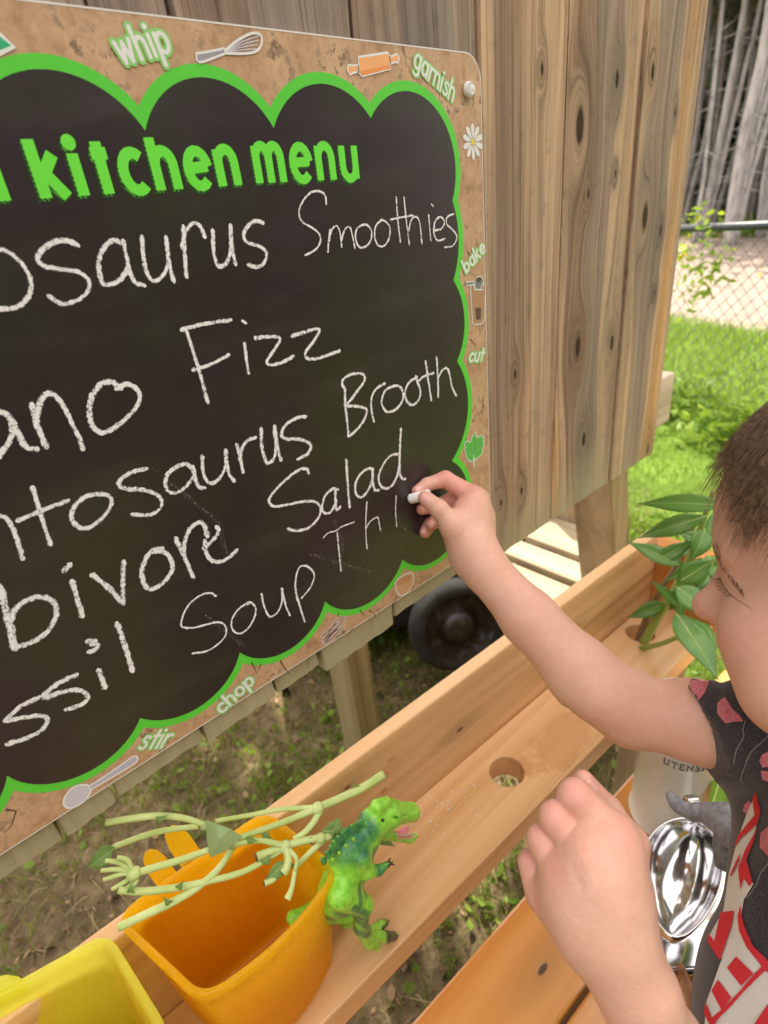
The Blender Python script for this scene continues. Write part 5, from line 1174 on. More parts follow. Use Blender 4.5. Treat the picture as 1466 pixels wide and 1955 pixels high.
t = NT('toy_dinosaur_skin', .30, .5); sc = t.vor(t.co(), 620, 'F1'); n = t.noise(t.co(), 160, 3, .6)
lime = t.ramp(n, [(.35, (.20, .58, .04)), (.65, (.36, .78, .08))]); c = t.mix(t.math('MULTIPLY', t.math('MULTIPLY', t.attr('teal'), t.ramp(n, [(.3, .5), (.6, 1.0)])), .92), lime, (.006, .13, .08))
c = t.mix(t.math('MULTIPLY', t.attr('belly'), .45), c, (.42, .66, .15)); c = t.mix(t.attr('toe'), c, (.05, .07, .03)); c = t.mix(t.math('MULTIPLY', t.attr('pink'), 1.0), c, (.78, .20, .27)); t.col(c)
t.bump(sc, .45, .0008); sss(t, .12, (.002,)); M_DINO = t.m
dino = thing('toy_dinosaur', 'green toy dinosaur with open pink mouth standing on the shelf', 'toy dinosaur', onZ(700, 1790, ZC + SZ))
ntri('body', dv, df, M_DINO, dino, True, {'teal': teal, 'toe': toe, 'pink': pink, 'belly': belly})
def blob(name, c, r, mat, parent, sc_=(1, 1, 1), rot=None, seg=12):
    bm = bmesh.new(); bmesh.ops.create_uvsphere(bm, u_segments=seg * 2, v_segments=seg, radius=1)
    M_ = Matrix.Translation(Vector(c)) @ (Matrix(rot).to_4x4() if rot is not None else Matrix()) @ Matrix.Diagonal((r * sc_[0], r * sc_[1], r * sc_[2], 1))
    bmesh.ops.transform(bm, matrix=M_, verts=bm.verts); return bm_obj(name, bm, mat, parent, True)
M_EYE = flat_mat('glossy_black', (.01, .01, .01), .1, .6)
def surf(px, py, bvh, lift=0.0):
    r = ray(px, py); h_ = bvh.ray_cast(Vector(CAM), Vector(r).normalized(), 3)
    if h_[0] is None:
        q = at(px, py, .5); h_ = bvh.find_nearest(Vector(q))
    return np.array(h_[0]) - (r / np.linalg.norm(r)) * lift, np.array(h_[1])
dbv = BVHTree.FromPolygons([Vector(q) for q in dv], [tuple(map(int, f)) for f in df])
e_, n_ = surf(730, 1566, dbv); blob('eye', e_, .0017, M_EYE, dino); 
M_TOOTH = flat_mat('ivory_tooth', (.78, .72, .58), .4)
A = Acc()
for k in range(9):
    f = k / 8
    for yo in (-.0065 + .003 * f, ):
        b = Dp(755 + 34 * f, 1593 + 3.0 * math.sin(math.pi * f) - 1.5 * f, yo); v, f2 = tube([b, b + np.array([0, 0, .0022])], [.0010, .0002], 6); A.add(v, f2)
        b = Dp(758 + 36 * f, 1579 - 6 * f ** 1, yo)
        if k % 2 == 0: v, f2 = tube([b, b - np.array([0, 0, .0016])], [.0008, .0002], 6); A.add(v, f2)
o = A.build('teeth', M_TOOTH, dino, True)
blob('tongue', Dp(768, 1590, 0), .0055, flat_mat('pink_tongue', (.80, .25, .33), .3), dino, (1.5, .7, .42))
M_CLAW = flat_mat('black_claw', (.03, .03, .028), .3)
for (a, b) in (((752, 1788, -.014), (761, 1786, -.014)), ((736, 1762, -.003), (743, 1758, -.002)), ((741, 1649, -.026), (753, 1651, -.026)), ((741, 1648, -.026), (745, 1638, -.026)), ((742, 1650, -.026), (750, 1645, -.024))):
    big = a[0] > 745 or a[1] > 1700; v, f = tube([Dp(*a), (Dp(*a) + Dp(*b)) / 2 + [0, 0, .0005], Dp(*b)], [.0030 if big and a[1] > 1700 else .0012, .0006], 8); mesh('claw', v, f, M_CLAW, dino, True)
# chalk crumbs
A = Acc()
crumbs = [(822, 1522, 1.2), (834, 1530, 1.2), (843, 1535, 1.8), (855, 1531, 1.8), (856, 1545, 1.6), (850, 1522, 1), (862, 1512, 1.2), (888, 1523, .9), (905, 1500, 1.6), (917, 1516, 1), (833, 1540, 1), (900, 1545, 1.2), (910, 1556, .9), (822, 1570, 1.8), (833, 1575, 1.2), (802, 1558, 2.4), (812, 1600, 1), (782, 1626, .9), (792, 1638, .9), (798, 1640, 1.1), (862, 1540, .9)]
for _ in range(110):
    crumbs.append((random.gauss(845, 45), random.gauss(1560, 50), random.uniform(.3, .8)))
for x_, y_, r_s in crumbs:
    c = onZ(x_, y_, ZC + SZ); 
    if shelf_local(c)[1] > .105 or shelf_local(c)[1] < .004: continue
    r0 = r_s * .00105; c[2] += r0 * .5
    vs = [c + np.array(d_) * r0 * random.uniform(.7, 1.2) for d_ in ((1, 0, 0), (-1, 0, 0), (0, 1, 0), (0, -1, 0), (0, 0, .8), (0, 0, -.5))]
    A.add(vs, [(0, 2, 4), (2, 1, 4), (1, 3, 4), (3, 0, 4), (2, 0, 5), (1, 2, 5), (3, 1, 5), (0, 3, 5)])
tag(A.build('chalk_crumbs', flat_mat('chalk_crumb', (.85, .84, .82), .9)), 'white chalk crumbs and dust on the shelf by the dinosaur', kind='stuff')
# ================================================================== leafy stems standing in the far hole
plant = thing('leafy_cutting', 'leafy green cutting with long pointed leaves standing in the far shelf hole', 'plant cutting', onZ(1222, 1208, ZC + SZ))
t = NT('big_leaf', .24, .6); n = t.noise(t.co(), 30, 3); c = t.mix(t.attr('shade'), (.07, .22, .035), (.22, .44, .10)); t.col(c)
tr = t.n('BsdfTranslucent'); t.set(tr.inputs[0], t.mix(.5, c, (.30, .5, .04))); mx = t.n('MixShader'); mx.inputs[0].default_value = .35; t.t.links.new(t.b.outputs[0], mx.inputs[1]); t.t.links.new(tr.outputs[0], mx.inputs[2]); t.t.links.new(mx.outputs[0], t.out.inputs[0])
M_BIGL = t.m; M_PLST = flat_mat('cutting_stem', (.30, .40, .10), .5); M_BRST = flat_mat('brown_stem', (.26, .17, .10), .7)
stem('stem', [(1228, 1228, .93), (1255, 1180, .90), (1285, 1130, .87), (1310, 1080, .84), (1340, 1000, .80), (1362, 940, .77)], [.0075, .006, .0042, .003], plant, M_PLST)
stem('stem', [(1215, 1232, .95), (1235, 1180, .93), (1262, 1125, .90), (1290, 1080, .88), (1330, 990, .86)], [.006, .0045, .003], plant, M_BRST)
stem('stem', [(1222, 1238, .92), (1260, 1230, .88), (1310, 1210, .84), (1352, 1194, .81)], [.0045, .0035, .003], plant, M_PLST)
stem('stem', [(1310, 1115, .86), (1345, 1095, .83), (1375, 1065, .80)], [.006, .005, .004], plant, M_PLST)
L_ = [((1385, 965, .70), (1215, 962, .78), .026, .04), ((1350, 985, .76), (1216, 1028, .82), .027, .10), ((1300, 1080, .82), (1196, 1034, .86), .026, .03), ((1300, 1150, .84), (1298, 1060, .80), .021, .05),
      ((1292, 1155, .84), (1243, 1108, .84), .016, .05), ((1270, 1152, .88), (1197, 1180, .90), .024, .05), ((1300, 1108, .80), (1362, 1068, .78), .034, .06), ((1290, 1120, .78), (1360, 1180, .76), .034, .03), ((1290, 1170, .80), (1372, 1300, .72), .044, .02),
      ((1320, 1180, .82), (1368, 1255, .76), .03, .03), ((1345, 1010, .80), (1318, 1072, .80), .03, .1), ((1350, 1060, .82), (1372, 1120, .80), .035, .1), ((1250, 1070, .84), (1330, 1030, .82), .022, .1)]
rl = random.Random(4)
for k in range(16):
    bx, by = rl.choice([(1300, 1120), (1320, 1080), (1340, 1040), (1290, 1150), (1350, 1090)]); an = rl.uniform(0, 6.28); ln = rl.uniform(40, 75)
    ex, ey = bx + ln * math.cos(an), by + ln * math.sin(an)
    if ex < 1225 or ey > 1250: continue
    zb = rl.uniform(.84, .90); L_.append(((bx, by, zb), (ex, ey, zb + rl.uniform(-.03, .03)), rl.uniform(.014, .028), rl.uniform(.02, .14)))
for a_, b_, w_, cu in L_: leaf('leaf', at(*a_), at(*b_), w_, M_BIGL, plant, vd + np.array([0, 0, .3]), cu, 14, .10)
# ================================================================== canister
t = NT('cream_enamel', .28, .5); n = t.noise(t.co(), 18, 3); t.col(t.ramp(n, [(.4, (.74, .72, .63)), (.6, (.80, .78, .71))])); M_CAN = t.m
cb0 = onZ(1270, 1552, ZC + CZ); cr = .048; cc0 = cb0.copy(); cH = .215
can = thing('utensils_canister', 'cream enamel canister lettered UTENSILS on the low counter', 'canister', cc0)
prof = [(0, .0), (cr - .004, 0), (cr + .001, .002), (cr + .0015, .006), (cr, .009), (cr - .0005, .012), (cr - .0005, cH - .004), (cr + .001, cH - .002), (cr + .0005, cH), (cr - .002, cH - .001), (cr - .003, cH - .004), (cr - .003, .004), (0, .004)]
v, f = lathe(cc0, prof, 64); mesh('canister_body', v, f, M_CAN, can, True)
Lr, Wd = layout('UTENSILS', .22); sL = .0068
bvh = None; A_ = Acc()
r = ray(1300, 1470); k0 = math.atan2(-(r[1]), -(r[0]))
hit = None
for s in np.linspace(.5, 1.0, 600):
    q = CAM + r * s
    if (q[0] - cc0[0]) ** 2 + (q[1] - cc0[1]) ** 2 < cr ** 2: hit = q; break
if hit is None: hit = cc0 + np.array([-cr, 0, .1])
ang0 = math.atan2(hit[1] - cc0[1], hit[0] - cc0[0]) ; zL = hit[2]
for ch, sts in Lr:
    A = Acc()
    for st in sts:
        P_ = []
        fine = []
        for i in range(len(st) - 1):
            for k in range(3): fine.append(np.array(st[i]) + (np.array(st[i + 1]) - np.array(st[i])) * k / 3)
        fine.append(np.array(st[-1]))
        for p in fine:
            a = ang0 + ((p[0] - 3.0) * sL / cr); P_.append(cc0 + np.array([cr * math.cos(a), cr * math.sin(a), zL - cc0[2] + p[1] * sL]))
        v, f2 = tube(P_, .00075, 5); A.add(v, f2)
    A.build('letter', flat_mat('grey_letter', (.13, .13, .12), .5), can, True)
# ================================================================== chrome scoop, tray and other utensils
t = NT('polished_metal', .11, .5); t.col((.80, .80, .82)); t.b.inputs['Metallic'].default_value = 1; M_CHROME = t.m
t = NT('brushed_metal', .22, .5); t.col((.8, .8, .81)); t.b.inputs['Metallic'].default_value = 1; M_BRUSH = t.m
zs = ZC - .70
scoop = thing('metal_scoop', 'shiny rounded metal scoop resting on the tray by the boy', 'scoop', onZ(1305, 1680, ZC + CZ))
rim = smoothpts([onZ(a, b, zs) for a, b in [(1302, 1557), (1262, 1568), (1232, 1600), (1223, 1640), (1227, 1690), (1240, 1735), (1262, 1777), (1280, 1791), (1297, 1793), (1313, 1784), (1350, 1752), (1372, 1712), (1385, 1665), (1380, 1620), (1358, 1583), (1332, 1563)]], 4, True)
def bowl(rimp, cen, dep, prof_, mat, parent, name, lip=.0012):
    n = len(rimp); vs = []; fs = []
    rings = [(1.0, 0)] + prof_
    rad_ = np.mean([np.linalg.norm(p - cen) for p in rimp])
    for s, z in rings:
        for p in rimp: w_ = (1 - s) * .45; q = cen + ((p - cen) * (1 - w_) + (p - cen) / np.linalg.norm(p - cen) * rad_ * w_) * s; q[2] = p[2] - dep * z; vs.append(q)
    for i in range(len(rings) - 1):
        for k in range(n): a = i * n + k; b = i * n + (k + 1) % n; fs.append((a, b, b + n, a + n))
    vs.append(cen + np.array([0, 0, -dep * rings[-1][1]])); c = len(vs) - 1
    for k in range(n): fs.append(((len(rings) - 1) * n + k, (len(rings) - 1) * n + (k + 1) % n, c))
    o = mesh(name, vs, fs, mat, parent, True); md = o.modifiers.new('thick', 'SOLIDIFY'); md.thickness = .0012
    v, f = tube(np.vstack([rimp, rimp[:1]]), .0016, 8, False); mesh('rolled_rim', v, f, mat, parent, True)
for _ in range(5): rim = (np.roll(rim, 1, 0) + rim + np.roll(rim, -1, 0) + np.roll(rim, 2, 0) + np.roll(rim, -2, 0)) / 5
cen = rim.mean(0)
bowl(rim, cen, .055, [(math.cos(a), math.sin(a)) for a in np.linspace(.12, 1.45, 13)], M_CHROME, scoop, 'scoop_bowl')
v, f = tube(smoothpts([onZ(1380, 1600, zs + .002), onZ(1400, 1570, zs + .01), onZ(1440, 1560, zs + .012)], 5), .005, 10); mesh('handle', v, f, M_CHROME, scoop, True)
# tray
zt_ = ZC - .775
tray = thing('metal_tray', 'square shiny metal tray with ridged rim under the scoop', 'tray', onZ(1330, 1760, ZC + CZ))
tp = [onZ(1205, 1600, zt_), onZ(1395, 1590, zt_), onZ(1480, 1850, zt_), onZ(1262, 1862, zt_)]
R0 = np.column_stack([rpoly([q[:2] for q in tp], .012), np.full(36, zt_)])
cen = R0.mean(0); n = len(R0); vs = []; fs = []
rg = [(1.0, -.004), (1.0, 0), (.985, .0012), (.97, 0), (.955, .0012), (.94, 0), (.925, .001), (.91, -.002), (.88, -.018), (.85, -.020)]
for s, z in rg:
    for p in R0: q = cen + (p - cen) * s; q[2] = zt_ + z; vs.append(q)
for i in range(len(rg) - 1):
    for k in range(n): a = i * n + k; b = i * n + (k + 1) % n; fs.append((a, b, b + n, a + n))
fs.append(tuple((len(rg) - 1) * n + k for k in range(n)))
o = mesh('tray_sheet', vs, fs, M_CHROME, tray, False); md = o.modifiers.new('thick', 'SOLIDIFY'); md.thickness = .001
# grey curved rubber tool
t = NT('grey_rubber', .5, .4); n_ = t.noise(t.co(), 120, 4); t.col(t.ramp(n_, [(.4, (.17, .17, .19)), (.6, (.27, .27, .30))])); t.bump(n_, .2, .001); M_RUB = t.m
tool = thing('grey_tool', 'grey curved rubber handled garden tool behind the scoop', 'garden tool', onZ(1350, 1600, ZC + CZ))
v, f = tube(smoothpts(sp3([(1276, 1513, .64), (1290, 1533, .635), (1312, 1547, .625), (1350, 1553, .61), (1400, 1572, .58), (1440, 1600, .56)]), 6), [.004, .0085, .0095, .013, .024, .028], 16, True, .75); mesh('curved_handle', v, f, M_RUB, tool, True)
v, f = tube(smoothpts(sp3([(1400, 1560, .60), (1405, 1620, .60), (1400, 1660, .60)]), 5), [.02, .024, .02], 14, True, .6); mesh('tool_head', v, f, M_RUB, tool, True)
clip = thing('metal_clip', 'small shiny metal clip beside the canister', 'clip', at(1322, 1532, .66)); bm = bmesh.new()
c = at(1308, 1545, .66); hexa(bm, box8(c, cv(.016, -.002, 0), cv(0, 0, .01), cv(.002, -.012, 0)), .002); bm_obj('clip_plate', bm, M_CHROME, clip)
v, f = tube(sp3([(1305, 1535, .657), (1334, 1530, .657)]), .0018, 8); mesh('clip_wire', v, f, M_CHROME, clip, True)
# brown root, big green leaf, fallen bits
t = NT('brown_root', .6, .3); n_ = t.noise(t.co(), 80, 4); t.col(t.ramp(n_, [(.4, (.30, .14, .06)), (.6, (.50, .27, .14))])); t.bump(n_, .4, .002); M_ROOT = t.m
root = thing('brown_root', 'knobbly brown root lying in front of the metal tray', 'root', onZ(1310, 1890, ZC + CZ))
pr = [capsule(at(1300, 1848, .60), at(1312, 1885, .60), .0045, .0055, .003), capsule(at(1312, 1885, .60), at(1318, 1940, .60), .0058, .0068, .004), capsule(at(1290, 1885, .61), at(1300, 1905, .61), .006, .006, .003), capsule(at(1318, 1935, .60), at(1300, 1960, .60), .007, .006, .004)]
v, f = sdf_mesh(pr, .0014); ntri('root_body', v, f, M_ROOT, root)
gl = thing('fresh_leaf', 'bright green leaf on the counter to the right of the canister', 'leaf', onZ(1362, 1500, ZC + CZ)); leaf('leaf_blade', at(1352, 1555, .70), at(1376, 1440, .80), .045, leafmat('fresh_green', (.12, .34, .03), (.25, .5, .06), .4), gl, vd, .03)
bt = thing('orange_bottle', 'orange plastic tub half hidden by the boy beside the canister', 'tub', onZ(1420, 1500, ZC + CZ)); c = onZ(1425, 1530, ZC + CZ); v, f = lathe(c, [(0, 0), (.03, 0), (.032, .004), (.030, .09), (.028, .094), (0, .094)], 32); mesh('tub_body', v, f, M_OR, bt, True)
for (x0, y0, x1, y1, w_) in ((1190, 1475, 1120, 1500, .03), (1140, 1515, 1105, 1460, .02)): pass

M_NODE = flat_mat('stem_node', (.34, .42, .16), .6)
for px, py, z, r_n in ((606, 1543, .515, .0062), (612, 1600, .503, .005), (544, 1616, .489, .0058), (256, 1668, .457, .0062), (446, 1612, .475, .0044), (392, 1577, .477, .0042)):
    blob('node', at(px, py, z), r_n, M_NODE if r_n < .005 else M_STEM, stems, (1, .9, .8), None, 8)
rl = random.Random(2)
for px, py, z in ((300, 1560, .465), (470, 1600, .477), (340, 1694, .462), (560, 1655, .49), (330, 1722, .459), (690, 1506, .545), (600, 1600, .50), (255, 1700, .455)):
    an = rl.uniform(0, 6.28); leaf('leaf', at(px, py, z), at(px + 22 * math.cos(an), py + 16 * math.sin(an), z - .004), .006, M_HLEAF, stems, vd, rl.uniform(.05, .4), 6)
# ================================================================== the boy
t = NT('skin', .48, .35); p = t.co(); n1 = t.noise(p, 40, 3, .5); n2 = t.noise(p, 700, 3, .7); n3 = t.vor(p, 900, 'F1')
c = t.ramp(n1, [(.35, (.70, .405, .295)), (.65, (.74, .445, .335))])
c = t.mix(t.math('MULTIPLY', t.attr('pink'), .75), c, (.72, .27, .235)); c = t.mix(t.math('MULTIPLY', t.attr('dark'), .9), c, (.20, .10, .07)); t.col(c)
n4 = t.noise(p, 240, 4, .65); n5 = t.noise(t.map(p, (1, 1, 3)), 90, 3, .5)
c = t.mix(t.math('MULTIPLY', t.ramp(n4, [(.45, 0.0), (.7, 1.0)]), .22), c, (.60, .25, .20)); t.col(c)
t.bump(t.math('ADD', t.math('MULTIPLY', n4, .9), t.math('ADD', t.math('MULTIPLY', n5, .8), t.math('MULTIPLY', n3, .3))), .32, .0011); sss(t, .22, (.006,)); M_SKIN = t.m
t = NT('fingernail', .25, .5); t.col((.80, .46, .40)); sss(t, .2, (.003,)); M_NAIL = t.m
boy = thing('person', 'boy in a charcoal shirt with red print writing on the chalkboard with chalk', 'person', (at(1560, 1500, .40)[0], at(1560, 1500, .40)[1], 0))
def Cr(px, p): return px * ((np.array(p) - CAM) @ RM[:, 2]) / F
def cap(a, b, ra, rb, k=.006, op=1):       # pixel points with depth and pixel radii
    A_, B_ = at(*a), at(*b); return capsule(A_, B_, ra * a[2] / F, rb * b[2] / F, k, op)
BODY_V, BODY_F, PINK, DARK = [], [], [], []
def add_body(v, f, pink, dark=None):
    o = sum(len(q) for q in BODY_V); BODY_V.append(v); BODY_F.append(f + o); PINK.append(pink); DARK.append(np.zeros(len(v)) if dark is None else dark)
def near_pts(P, pts, r): return np.max([np.clip(1.3 - np.linalg.norm(P - at(*q[:3]), axis=1) / (q[3] if len(q) > 3 else r), 0, 1) for q in pts], axis=0)
# ---- right hand with the chalk, forearm, upper arm
pr = [cap((1500, 1432, .43), (1330, 1376, .45), 80, 72, .012), cap((1330, 1376, .45), (1205, 1358, .47), 70, 62, .014), cap((1205, 1358, .47), (1110, 1285, .485), 62, 62, .012), cap((1110, 1285, .485), (1010, 1180, .505), 62, 52, .012),
      cap((1010, 1180, .505), (925, 1085, .53), 51, 42, .010), cap((1150, 1325, .47), (1200, 1340, .47), 58, 60, .01),
      cap((925, 1085, .53), (905, 1045, .54), 41, 38, .010), cap((908, 1050, .542), (900, 985, .552), 40, 34, .012), cap((900, 990, .555), (905, 955, .562), 36, 26, .010), cap((880, 1010, .545), (905, 960, .552), 22, 22, .010), cap((925, 985, .565), (922, 1040, .555), 20, 22, .010), cap((868, 1020, .548), (890, 1070, .54), 22, 28, .010),
      # index
      cap((914, 955, .566), (850, 915, .568), 21, 16, .006), cap((850, 915, .568), (815, 925, .566), 15.5, 13, .003), cap((815, 925, .566), (796, 937, .563), 12.5, 10.5, .002),
      # middle, ring, little
      cap((912, 972, .578), (862, 955, .588), 20, 16, .005), cap((862, 955, .588), (826, 968, .580), 15, 13, .003), cap((826, 968, .580), (806, 972, .572), 12.5, 11, .002),
      cap((908, 990, .582), (858, 978, .594), 18, 15, .005), cap((858, 978, .594), (832, 992, .586), 14, 13, .003), cap((832, 992, .586), (824, 1001, .578), 12.5, 11.5, .002),
      cap((902, 1012, .582), (852, 990, .596), 17, 13.5, .005), cap((852, 990, .596), (822, 1000, .592), 13, 12.5, .003), cap((822, 1000, .592), (812, 1016, .586), 12.5, 11.5, .002),
      # thumb
      cap((895, 1045, .535), (866, 1004, .534), 30, 22, .010), cap((866, 1004, .534), (838, 972, .532), 21, 17.5, .006), cap((838, 972, .532), (812, 951, .540), 17.5, 14.5, .003), cap((866, 1004, .534), (895, 985, .55), 18, 20, .012)]
v, f = sdf_mesh(pr, .00105)
pk = near_pts(v, [(790, 940, .562, .014), (803, 950, .54, .012), (850, 905, .565, .016), (875, 955, .57, .03), (812, 1015, .586, .02), (822, 1000, .578, .016), (806, 972, .572, .015), (905, 925, .56, .012), (1180, 1400, .44, .008)], .01) * .8
add_body(v, f, pk)
bv_r = BVHTree.FromPolygons([Vector(q) for q in v], [tuple(map(int, q)) for q in f])
# ---- left fist and forearm
pr = [cap((1420, 2320, .29), (1265, 2010, .285), 105, 80, .010), cap((1265, 2010, .285), (1215, 1890, .283), 78, 70, .010), cap((1215, 1890, .283), (1165, 1800, .287), 69, 66, .010), cap((1165, 1800, .287), (1150, 1755, .292), 66, 68, .014),
      # back of the hand: metacarpals fanning from the wrist
      cap((1180, 1770, .290), (1176, 1612, .300), 54, 40, .014), cap((1160, 1775, .288), (1128, 1640, .297), 54, 36, .014), cap((1135, 1775, .290), (1084, 1676, .302), 52, 29, .012), cap((1115, 1770, .294), (1044, 1714, .311), 46, 24, .012),
      cap((1150, 1700, .306), (1110, 1700, .308), 70, 66, .012), cap((1202, 1690, .304), (1195, 1740, .300), 34, 38, .012),
      cap((1170, 1592, .297), (1178, 1606, .297), 30, 28, .016), cap((1116, 1620, .294), (1122, 1632, .294), 28, 27, .016), cap((1064, 1656, .300), (1070, 1666, .300), 22, 22, .012), cap((1026, 1704, .309), (1030, 1710, .309), 18, 18, .010),
      # fingers: proximal segment then folded middle segment
      cap((1175, 1598, .300), (1098, 1520, .306), 38, 32, .003), cap((1098, 1522, .306), (1090, 1590, .335), 32, 28, .003), cap((1090, 1590, .335), (1140, 1620, .335), 27, 25, .003),
      cap((1122, 1630, .299), (1060, 1563, .306), 32, 30, .0015), cap((1062, 1561, .306), (1058, 1620, .336), 31, 27, .003), cap((1058, 1620, .336), (1110, 1650, .336), 27, 24, .003),
      cap((1068, 1664, .303), (1034, 1602, .310), 29, 28, .0015), cap((1038, 1603, .312), (1040, 1650, .340), 29, 26, .003), cap((1040, 1650, .340), (1095, 1680, .338), 26, 23, .003),
      cap((1028, 1708, .311), (1013, 1648, .318), 25, 24, .0015), cap((1018, 1650, .320), (1030, 1690, .342), 24, 22, .003), cap((1030, 1690, .342), (1080, 1715, .340), 23, 20, .003),
      # thumb behind the index finger, its tip showing above
      cap((1205, 1720, .315), (1205, 1610, .325), 36, 30, .010), cap((1205, 1610, .325), (1160, 1545, .330), 28, 25, .006), cap((1160, 1545, .330), (1114, 1490, .326), 24, 19, .003),
      # knuckles and tendons
      
      cap((1125, 1640, .290), (1150, 1740, .284), 8, 6, .016),
      cap((1064, 1530, .290), (1118, 1576, .2785), 8, 3, .002, -1), cap((1032, 1578, .295), (1076, 1618, .2825), 8, 3, .002, -1), cap((1010, 1624, .304), (1044, 1664, .291), 7, 3, .002, -1), cap((1147, 1640, .2735), (1152, 1668, .2735), 7, 5, .012, -1), cap((1096, 1664, .2785), (1108, 1690, .278), 6, 5, .010, -1),
      cap((1150, 1690, .29), (1110, 1720, .293), 60, 56, .02)]
v, f = sdf_mesh(pr, .00085)
pk = near_pts(v, [(1098, 1510, .300, .014), (1060, 1550, .30, .013), (1035, 1595, .31, .012), (1015, 1640, .315, .012), (1176, 1600, .292, .012), (1120, 1628, .289, .010), (1066, 1662, .294, .010), (1025, 1706, .302, .010), (1115, 1490, .33, .012), (1200, 1600, .31, .01)], .01) * .62
add_body(v, f, pk)
bv_l = BVHTree.FromPolygons([Vector(q) for q in v], [tuple(map(int, q)) for q in f])
# ---- head, neck, trunk (under the shirt)
hf = np.array([-.60, .13, .79]); hf /= np.linalg.norm(hf)           # the way the face points (camera right, down, forward)
hu = np.array([.06, -.96, -.16]); hu -= hu.dot(hf) * hf; hu /= np.linalg.norm(hu)
hl_ = np.cross(hu, hf)
if hl_[2] > 0: hl_ = -hl_
HS = 1.06
HC = np.array([.2350, .0690, .4200]) - (hf * .111 + hu * -.021) * HS
def H(f_, l_, u_): q = HC + HS * (hf * f_ + hl_ * l_ + hu * u_); return cw(*q)
HR = np.array([RM @ hf, RM @ hl_, RM @ hu])
def he(f_, l_, u_, rf, rl, ru, k=.01, op=1): return ellip(H(f_, l_, u_), np.array([rf, rl, ru]) * HS, HR, k, op)
def hc(a, b, ra, rb, k=.008, op=1): return capsule(H(*a), H(*b), ra * HS, rb * HS, k, op)
pr = [he(-.008, 0, .022, .088, .070, .080, .01), he(.020, 0, .030, .066, .062, .066, .02), he(.030, 0, -.035, .052, .054, .060, .03), he(.038, 0, -.062, .034, .034, .030, .02), hc((.060, 0, -.080), (.064, 0, -.078), .016, .016, .018),
      hc((.056, .032, -.036), (.046, .038, -.062), .030, .032, .020), hc((.056, -.032, -.034), (.040, -.040, -.052), .030, .031, .020),
      hc((.072, .022, .020), (.064, .042, .016), .010, .009, .012), hc((.072, -.022, .020), (.064, -.042, .016), .010, .009, .012),
      he(.064, .032, .003, .013, .015, .011, .006), he(.064, -.032, .003, .013, .015, .011, .006),
      hc((.082, 0, .008), (.100, 0, -.018), .0065, .0085, .012), he(.103, 0, -.022, .0115, .0108, .0105, .006), he(.093, .010, -.027, .009, .007, .007, .006), he(.093, -.010, -.027, .009, .007, .007, .006),
      he(.085, 0, -.046, .010, .020, .007, .008), he(.084, 0, -.056, .009, .017, .006, .006), hc((.098, -.013, -.0515), (.098, .013, -.0515), .0015, .0015, .004, -1),
      he(-.004, .071, -.008, .016, .006, .026, .004), he(-.004, -.071, -.008, .016, .006, .026, .004),
      hc((-.030, 0, -.05), (-.045, 0, -.13), .036, .038, .02), hc((-.045, 0, -.13), (-.04, 0, -.20), .05, .07, .03)]
v, f = sdf_mesh(pr, .0014)
def hdist(v, q): return np.linalg.norm(v - H(*q), axis=1)
pk = np.clip(1.3 - hdist(v, (.103, 0, -.025)) / .020, 0, 1) * .18 + np.clip(1.3 - hdist(v, (.06, .045, -.04)) / .03, 0, 1) * .35 + np.clip(1.3 - hdist(v, (.092, 0, -.052)) / .016, 0, 1) * .6 + np.clip(1.2 - hdist(v, (.066, .045, .012)) / .015, 0, 1) * .3
L3 = (v - H(0, 0, 0)) @ HR.T          # head coordinates front, left, up
def segd(P, a, b): a = np.array(a); b = np.array(b); ab = b - a; t_ = np.clip(((P - a) @ ab) / (ab @ ab), 0, 1); return np.linalg.norm(P - a - t_[:, None] * ab, axis=1)
add_body(v, f, np.clip(pk, 0, 1))
bv_h = BVHTree.FromPolygons([Vector(q) for q in v], [tuple(map(int, q)) for q in f])
body = ntri('body', np.concatenate(BODY_V), np.concatenate(BODY_F), M_SKIN, boy, True, {'pink': np.concatenate(PINK), 'dark': np.concatenate(DARK)})
# fingernails
def nail(px, py, bvh, w, l, along, z):
    h_, n_ = surf(px, py, bvh, 0)
    d = at(px + along[0], py + along[1], z) - at(px, py, z); d -= n_ * (d @ n_); d /= np.linalg.norm(d); s = np.cross(n_, d)
    vs = []; fs = []
    for i in range(7):
        for j in range(7):
            a = (i / 6 - .5) * 2; b = (j / 6 - .5) * 2; sc = math.sqrt(max(0, 1 - abs(a) ** 3.0)) if a > 0 else (1 - .25 * a * a)
            q = h_ + d * a * l * .5 + s * b * w * .5 * sc + n_ * .0016; hh = bvh.find_nearest(Vector(q)); q = np.array(hh[0]) + np.array(hh[1]) * (.0003 + .0003 * (1 - b * b)); vs.append(q)
    for i in range(6):
        for j in range(6): a = i * 7 + j; fs.append((a, a + 1, a + 8, a + 7))
    mesh('fingernail', vs, fs, M_NAIL, boy, True)
nail(812, 952, bv_r, .0105, .0125, (-10, -8), .53); nail(824, 1001, bv_r, .0085, .010, (-4, 10), .575); nail(808, 1014, bv_r, .008, .009, (-5, 10), .58); nail(797, 933, bv_r, .007, .008, (-10, 5), .555)
nail(1127, 1500, bv_l, .007, .010, (-12, -14), .32)
# chalk stub
ch = thing('chalk_stub', 'short white chalk stub pinched between thumb and finger', 'chalk', at(790, 950, .56))
tip = onY(781, 953, YB - .0012); tip2 = at(818, 944, .5520)
d = (tip2 - tip) / np.linalg.norm(tip2 - tip); v, f = lathe(tip, [(0, 0), (.0036, .0002), (.0048, .0012), (.0051, .003), (.0052, .022), (.0046, .023), (0, .0232)], 20, d)
mesh('chalk_stick', v, f, flat_mat('chalk_body', (.85, .85, .83), .85), ch, True)
